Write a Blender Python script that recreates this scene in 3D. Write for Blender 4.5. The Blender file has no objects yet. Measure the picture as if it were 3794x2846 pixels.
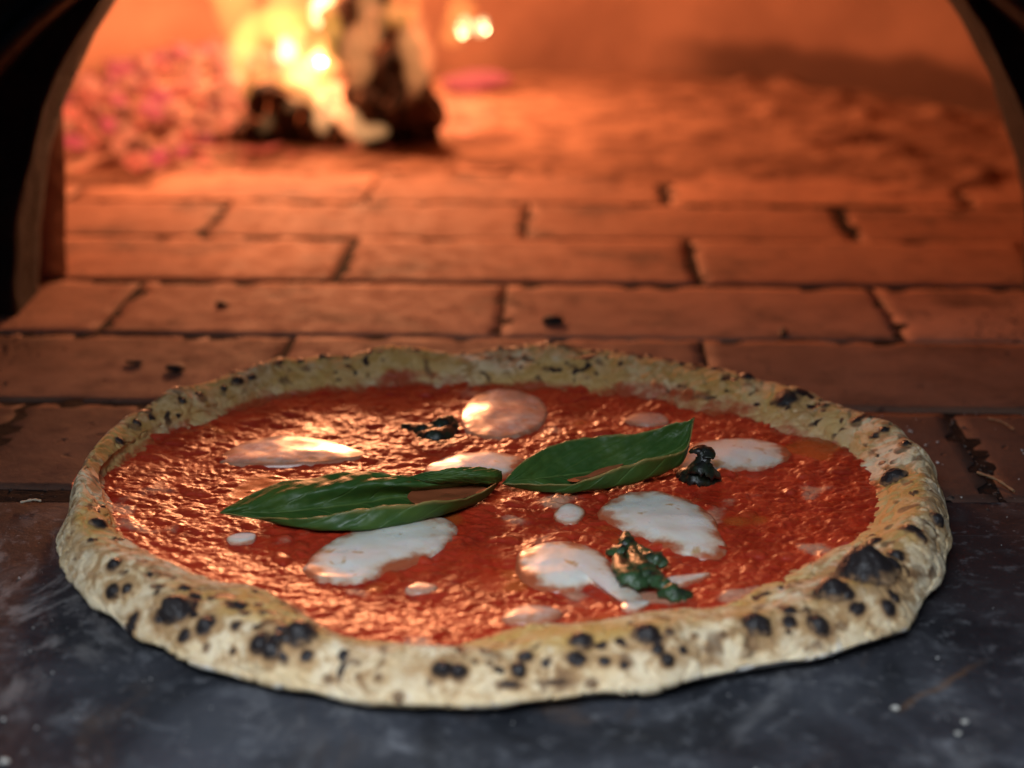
import bpy, bmesh, math, random
import numpy as np
from mathutils import Vector, Matrix
R = math.radians
random.seed(7)
scene = bpy.context.scene
col = scene.collection

# ------------------------------------------------------------------ camera
cam_d = bpy.data.cameras.new('camera')
cam = bpy.data.objects.new('camera', cam_d)
col.objects.link(cam)
cam.location = (0, 0, .27)
cam.rotation_euler = (R(90 - 19), 0, 0)
cam_d.sensor_width = 36
cam_d.lens = 58.2
cam_d.clip_start = .01
cam_d.clip_end = 50
cam_d.dof.use_dof = True
cam_d.dof.focus_distance = .668
cam_d.dof.aperture_fstop = 5.2
scene.camera = cam

# ------------------------------------------------------------------ world, light, exposure
world = bpy.data.worlds.new('World')
scene.world = world
world.use_nodes = True
bg = world.node_tree.nodes['Background']
bg.inputs[0].default_value = (.55, .68, 1, 1)
bg.inputs[1].default_value = .05

def area(name, loc, target, size, power, color):
    d = bpy.data.lights.new(name, 'AREA')
    d.shape = 'RECTANGLE'; d.size, d.size_y = size; d.energy = power; d.color = color
    o = bpy.data.objects.new(name, d); col.objects.link(o)
    o.location = loc
    o.rotation_euler = (Vector(target) - Vector(loc)).to_track_quat('-Z', 'Y').to_euler()
    return o
# cool daylight coming in from the open side, behind and above the viewer
area('daylight', (-.12, -.04, .52), (0, .34, 0), (.42, .22), .90, (.80, .90, 1)).data.spread = R(55)

def fire_lamp(loc, power, radius, color):
    d = bpy.data.lights.new('firelight', 'POINT')
    d.energy = power; d.shadow_soft_size = radius; d.color = color
    o = bpy.data.objects.new('firelight', d); col.objects.link(o); o.location = loc
fire_lamp((-.14, 1.55, .21), 15.5, .06, (1, .38, .165))
fire_lamp((-.215, 1.48, .12), 2.4, .03, (1, .40, .18))
fire_lamp((-.33, 1.45, .10), .5, .05, (1, .28, .14))

vs = scene.view_settings
vs.view_transform = 'Standard'; vs.look = 'None'; vs.exposure = 0; vs.gamma = 1; vs.use_curve_mapping = False
cy = scene.cycles
cy.use_denoising = True
cy.max_bounces = 8; cy.diffuse_bounces = 5; cy.glossy_bounces = 4; cy.transmission_bounces = 4; cy.volume_bounces = 0
cy.sample_clamp_indirect = 4.0
cy.use_adaptive_sampling = True; cy.adaptive_threshold = .02
cy.caustics_reflective = False; cy.caustics_refractive = False

# ------------------------------------------------------------------ numeric helpers
_rng = np.random.default_rng(11)
_perm = np.concatenate([_rng.permutation(256)] * 3)
_grad = _rng.normal(size=(256, 3)); _grad /= np.linalg.norm(_grad, axis=1)[:, None]
def gnoise(p):
    """gradient noise, p (...,3) -> about -1..1"""
    p = np.asarray(p, float)
    i = np.floor(p).astype(int); f = p - i; u = f * f * f * (f * (f * 6 - 15) + 10); i &= 255
    out = 0
    for dx in (0, 1):
        wx = u[..., 0] if dx else 1 - u[..., 0]
        for dy in (0, 1):
            wy = u[..., 1] if dy else 1 - u[..., 1]
            for dz in (0, 1):
                wz = u[..., 2] if dz else 1 - u[..., 2]
                h = _perm[_perm[_perm[i[..., 0] + dx] + i[..., 1] + dy] + i[..., 2] + dz]
                g = _grad[h]
                out = out + wx * wy * wz * (g[..., 0] * (f[..., 0] - dx) + g[..., 1] * (f[..., 1] - dy) + g[..., 2] * (f[..., 2] - dz))
    return out * 1.6
def fbm(p, octv=4, gain=.5, lac=2.03):
    a, s, o = 1., 0., 0.
    q = np.array(p, float)
    for k in range(octv):
        o = o + a * gnoise(q); s += a; a *= gain; q = q * lac + 17.3
    return o / s
def sstep(a, b, x):
    t = np.clip((x - a) / (b - a), 0, 1); return t * t * (3 - 2 * t)
def periodic(t, a):
    t = np.asarray(t); n = len(t); u = (np.asarray(a) + math.pi) / (2 * math.pi) * n
    i = np.floor(u).astype(int); f = u - i
    p0, p1, p2, p3 = [t[(i + k) % n] for k in (-1, 0, 1, 2)]
    return p1 + .5 * f * (p2 - p0 + f * (2 * p0 - 5 * p1 + 4 * p2 - p3 + f * (3 * (p1 - p2) + p3 - p0)))
def catmull(P, v):
    """P (n, ...) control rows, v (m,) in 0..1 -> (m, ...)"""
    P = np.asarray(P, float); P = np.concatenate([P[:1] * 2 - P[1:2], P, P[-1:] * 2 - P[-2:-1]])
    n = len(P) - 3; u = np.clip(v, 0, 1) * n; i = np.minimum(np.floor(u).astype(int), n - 1)
    f = (u - i).reshape((-1,) + (1,) * (P.ndim - 1))
    p0, p1, p2, p3 = P[i], P[i + 1], P[i + 2], P[i + 3]
    return p1 + .5 * f * (p2 - p0 + f * (2 * p0 - 5 * p1 + 4 * p2 - p3 + f * (3 * (p1 - p2) + p3 - p0)))
def closed_curve(pts, m):
    P = np.asarray(pts, float); n = len(P); u = np.linspace(0, n, m, endpoint=False); i = np.floor(u).astype(int); f = (u - i)[:, None]
    p0, p1, p2, p3 = [P[(i + k) % n] for k in (-1, 0, 1, 2)]
    return p1 + .5 * f * (p2 - p0 + f * (2 * p0 - 5 * p1 + 4 * p2 - p3 + f * (3 * (p1 - p2) + p3 - p0)))
def grid_faces(nu, nv, wrap_u=False):
    a = np.arange(nu if wrap_u else nu - 1); b = np.arange(nv - 1)
    A, B = np.meshgrid(a, b, indexing='ij'); A2 = (A + 1) % nu
    return np.stack([A * nv + B, A2 * nv + B, A2 * nv + B + 1, A * nv + B + 1], -1).reshape(-1, 4)
def mesh_np(name, verts, faces, smooth=True, attrs=None):
    me = bpy.data.meshes.new(name)
    verts = np.asarray(verts, np.float32).reshape(-1, 3); faces = np.asarray(faces, np.int32)
    me.vertices.add(len(verts)); me.vertices.foreach_set('co', verts.ravel())
    k = faces.shape[1]
    me.loops.add(faces.size); me.loops.foreach_set('vertex_index', faces.ravel())
    me.polygons.add(len(faces)); me.polygons.foreach_set('loop_start', np.arange(0, faces.size, k, dtype=np.int32))
    me.polygons.foreach_set('use_smooth', np.full(len(faces), smooth))
    me.update(calc_edges=True); me.validate()
    for n, v in (attrs or {}).items():
        at_ = me.attributes.new(n, 'FLOAT', 'POINT'); at_.data.foreach_set('value', np.asarray(v, np.float32).ravel())
    return me
def link(name, me, mat=None, parent=None, loc=None, label=None, cat=None, group=None, kind=None):
    o = bpy.data.objects.new(name, me); col.objects.link(o)
    if mat is not None and me is not None and not me.materials: me.materials.append(mat)
    if parent is not None: o.parent = parent
    if loc is not None: o.location = loc
    tag(o, label, cat, group, kind); return o
def tag(o, label=None, cat=None, group=None, kind=None):
    for k, v in (('label', label), ('category', cat), ('group', group), ('kind', kind)):
        if v: o[k] = v

# ------------------------------------------------------------------ material helpers
class Mat:
    def __init__(s, name):
        s.m = bpy.data.materials.new(name); s.m.use_nodes = True; s.t = s.m.node_tree
        s.bsdf = s.t.nodes['Principled BSDF']; s.out = s.t.nodes['Material Output']
    def node(s, typ, ins=None, **props):
        n = s.t.nodes.new('ShaderNode' + typ)
        for k, v in props.items(): setattr(n, k, v)
        for k, v in (ins or {}).items(): s.put(n.inputs[k], v)
        return n
    def put(s, sock, v):
        if isinstance(v, bpy.types.NodeSocket): s.t.links.new(v, sock)
        else:
            if sock.type == 'RGBA' and len(v) == 3: v = (*v, 1)
            sock.default_value = v
    def set(s, **kw):
        for k, v in kw.items(): s.put(s.bsdf.inputs[k.replace('_', ' ')], v)
    def coord(s, scale=(1, 1, 1)):
        c = s.node('TexCoord').outputs['Object']
        return c if scale == (1, 1, 1) else s.node('Mapping', {'Vector': c, 'Scale': scale}).outputs[0]
    def noise(s, scale, detail=4, rough=.55, vec=None, dist=0):
        return s.node('TexNoise', {'Vector': vec or s.coord(), 'Scale': scale, 'Detail': detail, 'Roughness': rough, 'Distortion': dist}).outputs['Fac']
    def ramp(s, fac, lo, hi, a=0., b=1.):
        return s.node('MapRange', {'Value': fac, 'From Min': lo, 'From Max': hi, 'To Min': a, 'To Max': b}, interpolation_type='SMOOTHSTEP').outputs[0]
    def mix(s, fac, a, b, mode='MIX'):
        n = s.node('Mix', data_type='RGBA', blend_type=mode)
        s.put(n.inputs[0], fac); s.put(n.inputs[6], a); s.put(n.inputs[7], b); return n.outputs[2]
    def math(s, op, a, b=0., clamp=False):
        n = s.node('Math', operation=op, use_clamp=clamp); s.put(n.inputs[0], a); s.put(n.inputs[1], b); return n.outputs[0]
    def attr(s, name):
        return s.node('Attribute', attribute_name=name).outputs['Fac']
    def bump(s, h, strength=.4, dist=.001, normal=None):
        ins = {'Height': h, 'Strength': strength, 'Distance': dist}
        if normal is not None: ins['Normal'] = normal
        b = s.node('Bump', ins); s.put(s.bsdf.inputs['Normal'], b.outputs[0]); return b.outputs[0]

def m_brick():
    m = Mat('fire_brick')
    v = m.coord()
    rnd = m.node('ObjectInfo').outputs['Random']
    off = m.node('VectorMath', {0: v, 1: m.node('CombineXYZ', {'X': m.math('MULTIPLY', rnd, 9.), 'Y': m.math('MULTIPLY', rnd, 5.)}).outputs[0]}, operation='ADD').outputs[0]
    n1 = m.noise(9, 5, .6, off); n2 = m.noise(60, 4, .6, off); n3 = m.noise(420, 3, .6, off)
    c = m.mix(m.ramp(n1, .35, .68), (.52, .285, .185), (.38, .19, .12))
    c = m.mix(m.ramp(n2, .45, .75, 0, .5), c, (.20, .105, .075))
    c = m.mix(m.ramp(rnd, 0, 1, 0, .55), c, (.22, .11, .07))
    pit = m.noise(120, 2, .5, off)
    c = m.mix(m.ramp(pit, .70, .76, 0, .85), c, (.03, .02, .018))
    soot = m.noise(14, 4, .65, m.node('VectorMath', {0: off, 1: (3, 7, 1)}, operation='ADD').outputs[0])
    c = m.mix(m.ramp(soot, .48, .70, 0, .70), c, (.05, .028, .022))
    stain = m.noise(30, 5, .7, m.node('VectorMath', {0: off, 1: (1, 4, 8)}, operation='ADD').outputs[0], .8)
    c = m.mix(m.ramp(stain, .60, .72, 0, .6), c, (.045, .026, .02))
    c = m.mix(m.ramp(m.math('SUBTRACT', 1., stain), .60, .74, 0, .45), c, (.44, .28, .20))
    row_dim = m.node('SeparateColor', {0: m.node('ObjectInfo').outputs['Color']}).outputs[0]      # per-row dimming: light falloff painted into the brick colour
    gr = m.math('ADD', row_dim, m.math('MULTIPLY', m.math('SUBTRACT', n1, .5), .5), True)
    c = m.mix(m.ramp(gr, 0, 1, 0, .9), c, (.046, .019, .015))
    m.set(Base_Color=c, Roughness=m.ramp(n2, .3, .8, .72, .95), Specular_IOR_Level=.25)
    h = m.math('ADD', m.math('MULTIPLY', n2, .8), m.math('ADD', m.math('MULTIPLY', n3, .35), m.math('MULTIPLY', m.ramp(pit, .66, .76), -1.2)))
    m.bump(h, .7, .0011); return m.m
def m_mortar():
    m = Mat('sooty_joint'); n = m.noise(150, 4)
    m.set(Base_Color=m.mix(n, (.018, .012, .010), (.008, .006, .006)), Roughness=.95, Specular_IOR_Level=.1); m.bump(n, .8, .002); return m.m
def m_dome():
    m = Mat('dome_plaster'); n = m.noise(5, 5, .6); n2 = m.noise(40, 4)
    c = m.mix(m.ramp(n, .3, .7), (.215, .115, .078), (.125, .062, .043))
    sx = m.node('SeparateXYZ', {0: m.coord()}); wob = m.math('MULTIPLY', m.math('SUBTRACT', m.noise(9, 4), .5), .05)
    low = m.ramp(m.math('ADD', sx.outputs[2], wob), .030, .048, 1, 0)
    c = m.mix(m.math('MULTIPLY', m.math('MULTIPLY', low, m.ramp(m.math('ADD', sx.outputs[0], wob), .12, .24)), .85), c, (.055, .028, .02))     # darker foot of the wall on the right
    m.set(Base_Color=c, Roughness=.9, Specular_IOR_Level=.2); m.bump(n2, .6, .004); return m.m
def m_sooty():
    m = Mat('sooty_masonry'); n = m.noise(14, 6, .65); n2 = m.noise(110, 4, .6)
    c = m.mix(m.ramp(n, .38, .7), (.012, .009, .009), (.034, .020, .015))
    m.set(Base_Color=c, Roughness=.85, Specular_IOR_Level=.2); m.bump(m.math('ADD', n, m.math('MULTIPLY', n2, .4)), .8, .006); return m.m
def m_steel():
    m = Mat('blackened_steel'); n = m.noise(20, 5, .6); n2 = m.noise(160, 4, .6)
    c = m.mix(m.ramp(n, .4, .7), (.010, .010, .012), (.022, .014, .012))
    m.set(Base_Color=c, Roughness=m.ramp(n2, .3, .8, .5, .75), Metallic=.1, Specular_IOR_Level=.3); m.bump(n2, .35, .0015); return m.m
def m_slab():
    m = Mat('dark_stone_slab'); v = m.coord()
    n = m.noise(9, 7, .68, v, .6); n2 = m.noise(42, 7, .70, v, .5); n3 = m.noise(330, 3, .6, v)
    c = m.mix(m.ramp(n, .34, .66), (.012, .013, .017), (.062, .065, .078))
    c = m.mix(m.ramp(n2, .52, .74, 0, .85), c, (.18, .182, .198))
    st = m.noise(11, 5, .65, m.coord((1.4, .8, 1)), 1.5)
    c = m.mix(m.ramp(st, .56, .74, 0, .55), c, (.10, .062, .042))
    dk = m.noise(16, 4, .6, m.node('VectorMath', {0: v, 1: (5, 2, 0)}, operation='ADD').outputs[0], .8)
    c = m.mix(m.ramp(dk, .55, .72, 0, .8), c, (.016, .016, .019))
    mouth_tint = m.math('ADD', m.node('SeparateXYZ', {0: v}).outputs[1], m.math('MULTIPLY', m.math('SUBTRACT', n, .5), .22))
    c = m.mix(m.ramp(mouth_tint, .47, .60, 0, .80), c, (.022, .011, .010))                              # dark red firelit tone near the oven mouth, painted into the slab colour
    sm = m.noise(13, 6, .7, m.coord((1.0, .55, 1)), 2.2)
    c = m.mix(m.ramp(sm, .54, .72, 0, .6), c, (.17, .165, .17))                                    # smeared flour and ash
    dx = m.node('VectorMath', {0: m.node('VectorMath', {0: v, 1: (.195, -.525, 0)}, operation='ADD').outputs[0], 1: (15, 9, 0)}, operation='MULTIPLY').outputs[0]
    dd = m.node('VectorMath', {0: dx}, operation='LENGTH').outputs['Value']
    sw = m.noise(26, 6, .7, m.coord((1, .6, 1)), 3.0)
    c = m.mix(m.math('MULTIPLY', m.ramp(dd, .4, 1.1, 1, 0), m.ramp(sw, .47, .66, 0, .8)), c, (.22, .20, .195))      # ash swept aside by the peel
    rel = m.node('VectorMath', {0: v, 1: (.1235, .4675, 0)}, operation='SUBTRACT').outputs[0]
    su = m.node('VectorMath', {0: rel, 1: (.754, .657, 0)}, operation='DOT_PRODUCT').outputs['Value']
    sv = m.math('ADD', m.node('VectorMath', {0: rel, 1: (-.657, .754, 0)}, operation='DOT_PRODUCT').outputs['Value'], m.math('MULTIPLY', m.math('SUBTRACT', m.noise(70, 3), .5), .006))
    rust = m.math('MULTIPLY', m.ramp(m.math('ABSOLUTE', sv), .0004, .0022, 1, 0), m.math('MULTIPLY', m.ramp(su, -.004, .004), m.ramp(su, .030, .055, 1, 0)))
    c = m.mix(m.math('MULTIPLY', rust, .4), c, (.20, .095, .035))                                   # rusty scratch
    scr = m.noise(1, 4, .6, m.node('Mapping', {'Vector': v, 'Rotation': (0, 0, .35), 'Scale': (420, 9, 1)}).outputs[0])
    scr2 = m.noise(1, 4, .6, m.node('Mapping', {'Vector': v, 'Rotation': (0, 0, -.5), 'Scale': (10, 460, 1)}).outputs[0])
    c = m.mix(m.math('MULTIPLY', m.ramp(m.math('MAXIMUM', scr, scr2), .66, .74, 0, .5), m.ramp(n, .4, .6)), c, (.17, .17, .18))      # peel scrapes
    c = m.mix(m.ramp(m.noise(130, 4, .7, v), .56, .70, 0, .6), c, (.13, .13, .14))
    sp = m.noise(520, 2, .5, v)
    c = m.mix(m.ramp(sp, .70, .78, 0, .5), c, (.24, .23, .23))
    m.set(Base_Color=c, Roughness=m.ramp(n2, .3, .75, .50, .78), Specular_IOR_Level=.35)
    m.bump(m.math('ADD', n2, m.math('MULTIPLY', n3, .35)), .35, .0012); return m.m
def m_crust():
    m = Mat('baked_crust'); v = m.coord()
    n1 = m.noise(45, 5, .6, v); n2 = m.noise(180, 4, .6, v); n3 = m.noise(620, 3, .6, v); n4 = m.noise(100, 3, .5, v, .5)
    n5 = m.noise(120, 5, .65, m.node('VectorMath', {0: v, 1: (3, 1, 2)}, operation='ADD').outputs[0], .7)
    top = m.attr('top')
    c = m.mix(m.ramp(n1, .36, .66), (.85, .69, .46), (.77, .56, .31))
    br = m.math('ADD', m.attr('brown'), m.math('MULTIPLY', m.math('SUBTRACT', n2, .5), .9))
    c = m.mix(m.ramp(br, .22, .85, 0, .9), c, (.40, .215, .085))
    c = m.mix(m.math('MULTIPLY', m.ramp(n5, .45, .60), m.ramp(top, 0, 1, .40, .95)), c, (.50, .30, .135))
    c = m.mix(m.math('MULTIPLY', m.ramp(n5, .56, .68), m.ramp(top, 0, 1, .10, .85)), c, (.25, .13, .06))
    gold = m.math('ADD', m.attr('oil'), m.math('MULTIPLY', m.math('SUBTRACT', n1, .5), .9))
    c = m.mix(m.ramp(gold, .25, .95, 0, .72), c, (.62, .36, .085))
    fl = m.math('ADD', m.attr('flour'), m.math('MULTIPLY', m.math('SUBTRACT', n4, .5), 2.2))
    c = m.mix(m.ramp(fl, .35, .8, 0, .9), c, (.83, .79, .72))
    rd = m.math('ADD', m.attr('red'), m.math('MULTIPLY', m.math('SUBTRACT', n2, .5), .8))
    c = m.mix(m.ramp(rd, .3, .75, 0, .92), c, (.42, .055, .018))
    ch = m.math('ADD', m.attr('char'), m.math('MULTIPLY', m.math('SUBTRACT', n2, .5), .45))
    c = m.mix(m.ramp(ch, .16, .48, 0, .8), c, (.17, .085, .04))
    c = m.mix(m.ramp(ch, .40, .72, 0, .97), c, (.017, .014, .016))
    ro = m.mix(m.ramp(ch, .45, .8), (.80, .80, .80), (.42, .42, .42))
    ro = m.mix(m.ramp(rd, .3, .75, 0, .9), ro, (.3, .3, .3))
    m.set(Base_Color=c, Roughness=ro, Specular_IOR_Level=.35, Subsurface_Weight=.12, Subsurface_Radius=(.004, .0025, .0012), Subsurface_Scale=1.)
    h = m.math('ADD', m.math('MULTIPLY', n2, .9), m.math('MULTIPLY', n3, .5))
    m.bump(h, .7, .0013); return m.m
def m_sauce():
    m = Mat('tomato_sauce'); v = m.coord()
    n1 = m.noise(60, 5, .6, v); n2 = m.noise(300, 4, .6, v); n3 = m.noise(900, 3, .6, v)
    c = m.mix(m.ramp(n1, .35, .68), (.50, .034, .011), (.30, .014, .005))
    c = m.mix(m.ramp(n2, .5, .78, 0, .5), c, (.46, .060, .018))
    c = m.mix(m.math('MULTIPLY', m.attr('pulp'), .55), c, (.50, .055, .016))
    oil = m.math('ADD', m.attr('oil'), m.math('MULTIPLY', m.math('SUBTRACT', n1, .5), .8))
    c = m.mix(m.ramp(oil, .35, .8, 0, .8), c, (.40, .085, .016))
    mk = m.math('ADD', m.attr('milk'), m.math('MULTIPLY', m.math('SUBTRACT', n2, .5), .9))
    c = m.mix(m.ramp(mk, .3, 1.1, 0, .8), c, (.60, .32, .20))
    m.set(Base_Color=c, Roughness=m.ramp(m.math('SUBTRACT', m.noise(140, 3, .6, v), m.math('MULTIPLY', oil, .3)), .2, .65, .24, .50), Specular_IOR_Level=.5, Subsurface_Weight=.1, Subsurface_Radius=(.004, .001, .0005), Subsurface_Scale=1.,
          Coat_Weight=.14, Coat_Roughness=.2)
    h = m.math('ADD', m.math('MULTIPLY', n2, .8), m.math('MULTIPLY', n3, .4))
    m.bump(h, m.ramp(oil, .3, .8, .55, .08), .0009); return m.m
def m_cheese():
    m = Mat('melted_mozzarella'); v = m.coord()
    n1 = m.noise(70, 4, .6, v); n2 = m.noise(260, 4, .6, v); n3 = m.noise(130, 3, .5, v, .4)
    c = m.mix(m.ramp(n1, .35, .7), (.84, .82, .75), (.78, .73, .62))
    c = m.mix(m.ramp(n3, .62, .74, 0, .8), c, (.52, .29, .06))
    ed = m.math('ADD', m.attr('edge'), m.math('MULTIPLY', m.math('SUBTRACT', n1, .5), .9))
    c = m.mix(m.ramp(ed, .58, .95, 0, .55), c, (.66, .38, .17))
    c = m.mix(m.ramp(ed, .78, 1.0, 0, .95), c, (.42, .085, .025))
    th = m.math('ADD', m.attr('thin'), m.math('MULTIPLY', m.math('SUBTRACT', n2, .5), .8))
    c = m.mix(m.ramp(th, .2, .9, 0, .85), c, (.50, .20, .11))
    m.set(Base_Color=c, Roughness=m.ramp(n1, .3, .7, .22, .42), Subsurface_Weight=.35, Subsurface_Radius=(.006, .004, .0025), Subsurface_Scale=1., Specular_IOR_Level=.5,
          Coat_Weight=.08, Coat_Roughness=.15)
    m.bump(m.math('ADD', m.math('MULTIPLY', n1, .8), m.math('MULTIPLY', n2, .12)), .10, .0008); return m.m
def m_leaf():
    m = Mat('basil_leaf'); v = m.coord()
    s_, t_ = m.attr('ls'), m.attr('lt')
    a = m.math('ABSOLUTE', m.math('SUBTRACT', t_, .5))
    ph = m.math('ADD', m.math('SUBTRACT', m.math('MULTIPLY', s_, 8.0), m.math('MULTIPLY', a, 5.5)), m.math('MULTIPLY', m.noise(40, 3, .5, v), .6))
    vein = m.math('ABSOLUTE', m.math('SUBTRACT', m.math('FRACT', ph), .5))
    vein = m.ramp(vein, .0, .07, 1, 0)
    mid = m.ramp(a, .0, .025, 1, 0)
    vein = m.math('MAXIMUM', m.math('MULTIPLY', vein, .6), mid)
    n1 = m.noise(70, 4, .6, v); n2 = m.noise(500, 3, .6, v)
    c = m.mix(m.ramp(n1, .35, .7), (.040, .110, .022), (.070, .145, .022))
    c = m.mix(m.math('MULTIPLY', vein, .45), c, (.17, .25, .06))
    c = m.mix(m.ramp(m.math('ABSOLUTE', m.math('SUBTRACT', t_, .5)), .455, .5, 0, .85), c, (.34, .27, .08))  # paler leaf margin, brightened to paint a firelit rim into the colour
    m.set(Base_Color=c, Roughness=m.ramp(n1, .3, .7, .40, .55), Specular_IOR_Level=.45, Coat_Weight=.04, Coat_Roughness=.2)
    cell = m.node('TexVoronoi', {'Vector': v, 'Scale': 420.}).outputs['Distance']
    h = m.math('SUBTRACT', m.math('MULTIPLY', n1, .6), m.math('ADD', m.math('MULTIPLY', vein, 1.), m.math('MULTIPLY', cell, .25)))
    m.bump(h, .5, .0007)
    tr = m.node('BsdfTranslucent', {'Color': (.24, .30, .035, 1)})
    mx = m.node('MixShader', {0: .26, 1: m.bsdf.outputs[0], 2: tr.outputs[0]})
    m.t.links.new(mx.outputs[0], m.out.inputs[0]); return m.m
def m_wilted(dark):
    m = Mat('wilted_basil_dark' if dark else 'wilted_basil'); n = m.noise(160, 4, .6); n2 = m.noise(500, 3, .6)
    c = m.mix(m.ramp(n, .4, .66), (.018, .028, .014) if dark else (.035, .080, .028), (.010, .009, .008))
    m.set(Base_Color=c, Roughness=.38, Specular_IOR_Level=.5); m.bump(n2, .6, .0008); return m.m
def m_oil():
    m = Mat('olive_oil'); n = m.noise(90, 2)
    m.set(Base_Color=(.36, .10, .04), Roughness=.08, Specular_IOR_Level=.6, Coat_Weight=1., Coat_Roughness=.03); m.bump(n, .12, .0010); return m.m
def m_wood():
    m = Mat('charred_wood'); v = m.coord((1, 1, .25)); n = m.noise(60, 5, .65, v); n2 = m.noise(22, 4, .6)
    cr_ = m.node('TexVoronoi', {'Vector': v, 'Scale': 70.}, feature='DISTANCE_TO_EDGE').outputs['Distance']
    c = m.mix(m.ramp(n, .4, .7), (.012, .008, .008), (.13, .068, .042))
    c = m.mix(m.ramp(n2, .62, .8, 0, .25), c, (.07, .045, .035))
    glow = m.math('MULTIPLY', m.ramp(cr_, 0, .05, 1, 0), m.ramp(n2, .5, .62))
    m.set(Base_Color=c, Roughness=.9, Specular_IOR_Level=.15, Emission_Color=(1, .16, .04), Emission_Strength=m.math('MULTIPLY', glow, 1.2))
    m.bump(m.math('ADD', n, m.math('MULTIPLY', m.ramp(cr_, 0, .08), .7)), .9, .006); return m.m
def m_ember(i, colr, st):
    m = Mat('glowing_ember_%s' % 'abc'[i]); v = m.coord(); n = m.noise(55, 4, .6, v); rnd = m.node('ObjectInfo').outputs['Random']
    hot = m.ramp(m.math('ADD', n, m.math('MULTIPLY', m.math('SUBTRACT', rnd, .5), .35)), .22, .58)
    m.set(Base_Color=m.mix(hot, (.22, .13, .10), (.08, .04, .04)), Roughness=.9, Emission_Color=colr, Emission_Strength=m.math('MULTIPLY', hot, st)); m.bump(n, .8, .004); return m.m
def m_ash():
    m = Mat('wood_ash'); n = m.noise(30, 5, .65); n2 = m.noise(220, 4, .6)
    c = m.mix(m.ramp(n, .36, .66), (.36, .23, .17), (.16, .09, .065))
    hotn = m.ramp(m.noise(42, 4, .6), .50, .68)
    m.set(Base_Color=c, Roughness=.95, Specular_IOR_Level=.1, Emission_Color=(1, .13, .07), Emission_Strength=m.math('MULTIPLY', hotn, .55)); m.bump(n2, .9, .003); return m.m
def m_floor_ash():
    m = Mat('floor_ash'); n = m.noise(22, 6, .7, None, .5); n2 = m.noise(150, 4, .6)
    c = m.mix(m.ramp(n, .36, .64), (.32, .18, .12), (.13, .065, .045))
    m.set(Base_Color=c, Roughness=.95, Specular_IOR_Level=.1); m.bump(n2, .8, .003); return m.m
def m_debris():
    m = Mat('sooty_grit'); rnd = m.noise(300, 2)
    m.set(Base_Color=m.mix(m.ramp(rnd, .4, .65), (.020, .014, .013), (.12, .07, .05)), Roughness=.9); return m.m
def m_plain(name, c, rough):
    m = Mat(name); n = m.noise(300, 3)
    m.set(Base_Color=m.mix(n, c, tuple(x * .6 for x in c)), Roughness=rough); m.bump(n, .4, .0006); return m.m
def m_flame(name, colr, st):
    m = Mat(name); m.t.nodes.remove(m.bsdf)
    e = m.node('Emission', {'Color': colr, 'Strength': st}); m.t.links.new(e.outputs[0], m.out.inputs['Volume']); return m.m

BRICK, MORTAR, DOME, SOOTY, STEEL, SLAB = m_brick(), m_mortar(), m_dome(), m_sooty(), m_steel(), m_slab()
CRUST, SAUCE, CHEESEM, LEAF, OIL = m_crust(), m_sauce(), m_cheese(), m_leaf(), m_oil()
WILT, WILTD, WOOD, ASH, GRIT = m_wilted(False), m_wilted(True), m_wood(), m_ash(), m_debris()

# ------------------------------------------------------------------ measured shapes (metres)
R_OUT = [175.9, 176.2, 176.8, 177.6, 178.8, 180.6, 182.8, 184.0, 183.9, 183.5, 183.3, 183.2, 183.4, 183.8, 184.8, 186.3, 186.6, 184.9, 183.8, 184.4, 185.6, 185.9, 185.2, 183.8, 182.4, 181.0, 179.8, 179.0, 178.6, 178.6, 179.1,
    180.3, 182.2, 184.7, 187.7, 189.9, 190.4, 189.5, 188.4, 187.4, 186.2, 184.9, 183.7, 182.8, 182.1, 181.7, 181.5, 181.4, 181.6, 182.2, 182.2, 180.7, 178.5, 175.7, 172.7, 170.2, 168.7, 167.7, 166.8, 166.2, 165.9, 165.7, 165.3,
    164.5, 163.5, 162.6, 162.1, 162.0, 162.0, 161.7, 160.5, 158.7, 156.7, 155.3, 155.1, 155.4, 155.9, 157.2, 159.6, 162.5, 165.4, 168.3, 171.2, 173.7, 174.8, 174.7, 174.4, 174.4, 174.7, 175.4, 176.5, 177.8, 178.7, 178.5, 177.4,
    176.4]
R_IN = [161.8, 161.6, 159.7, 157.0, 155.0, 154.3, 154.1, 153.7, 152.6, 150.4, 147.7, 144.9, 141.9, 139.7, 138.8, 139.5, 141.4, 144.1, 147.8, 151.8, 153.5, 151.5, 147.6, 144.0, 141.0, 138.7, 137.1, 136.5, 136.7, 137.4, 139.1,
    140.7, 141.2, 140.9, 140.7, 140.7, 140.9, 141.3, 142.1, 143.0, 144.2, 146.0, 148.2, 150.0, 151.2, 152.1, 152.7, 152.8, 152.4, 151.4, 149.6, 147.3, 144.5, 141.4, 138.4, 135.5, 132.7, 129.9, 127.0, 124.2, 121.9, 120.2, 118.7,
    117.2, 115.9, 115.1, 114.5, 114.0, 113.5, 113.2, 113.1, 113.2, 113.2, 113.8, 115.4, 117.7, 120.0, 122.4, 124.7, 127.1, 129.4, 132.1, 135.4, 139.1, 142.3, 144.3, 145.3, 146.5, 148.3, 150.3, 152.4, 154.6, 156.5, 158.1, 159.5,
    160.8]
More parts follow.
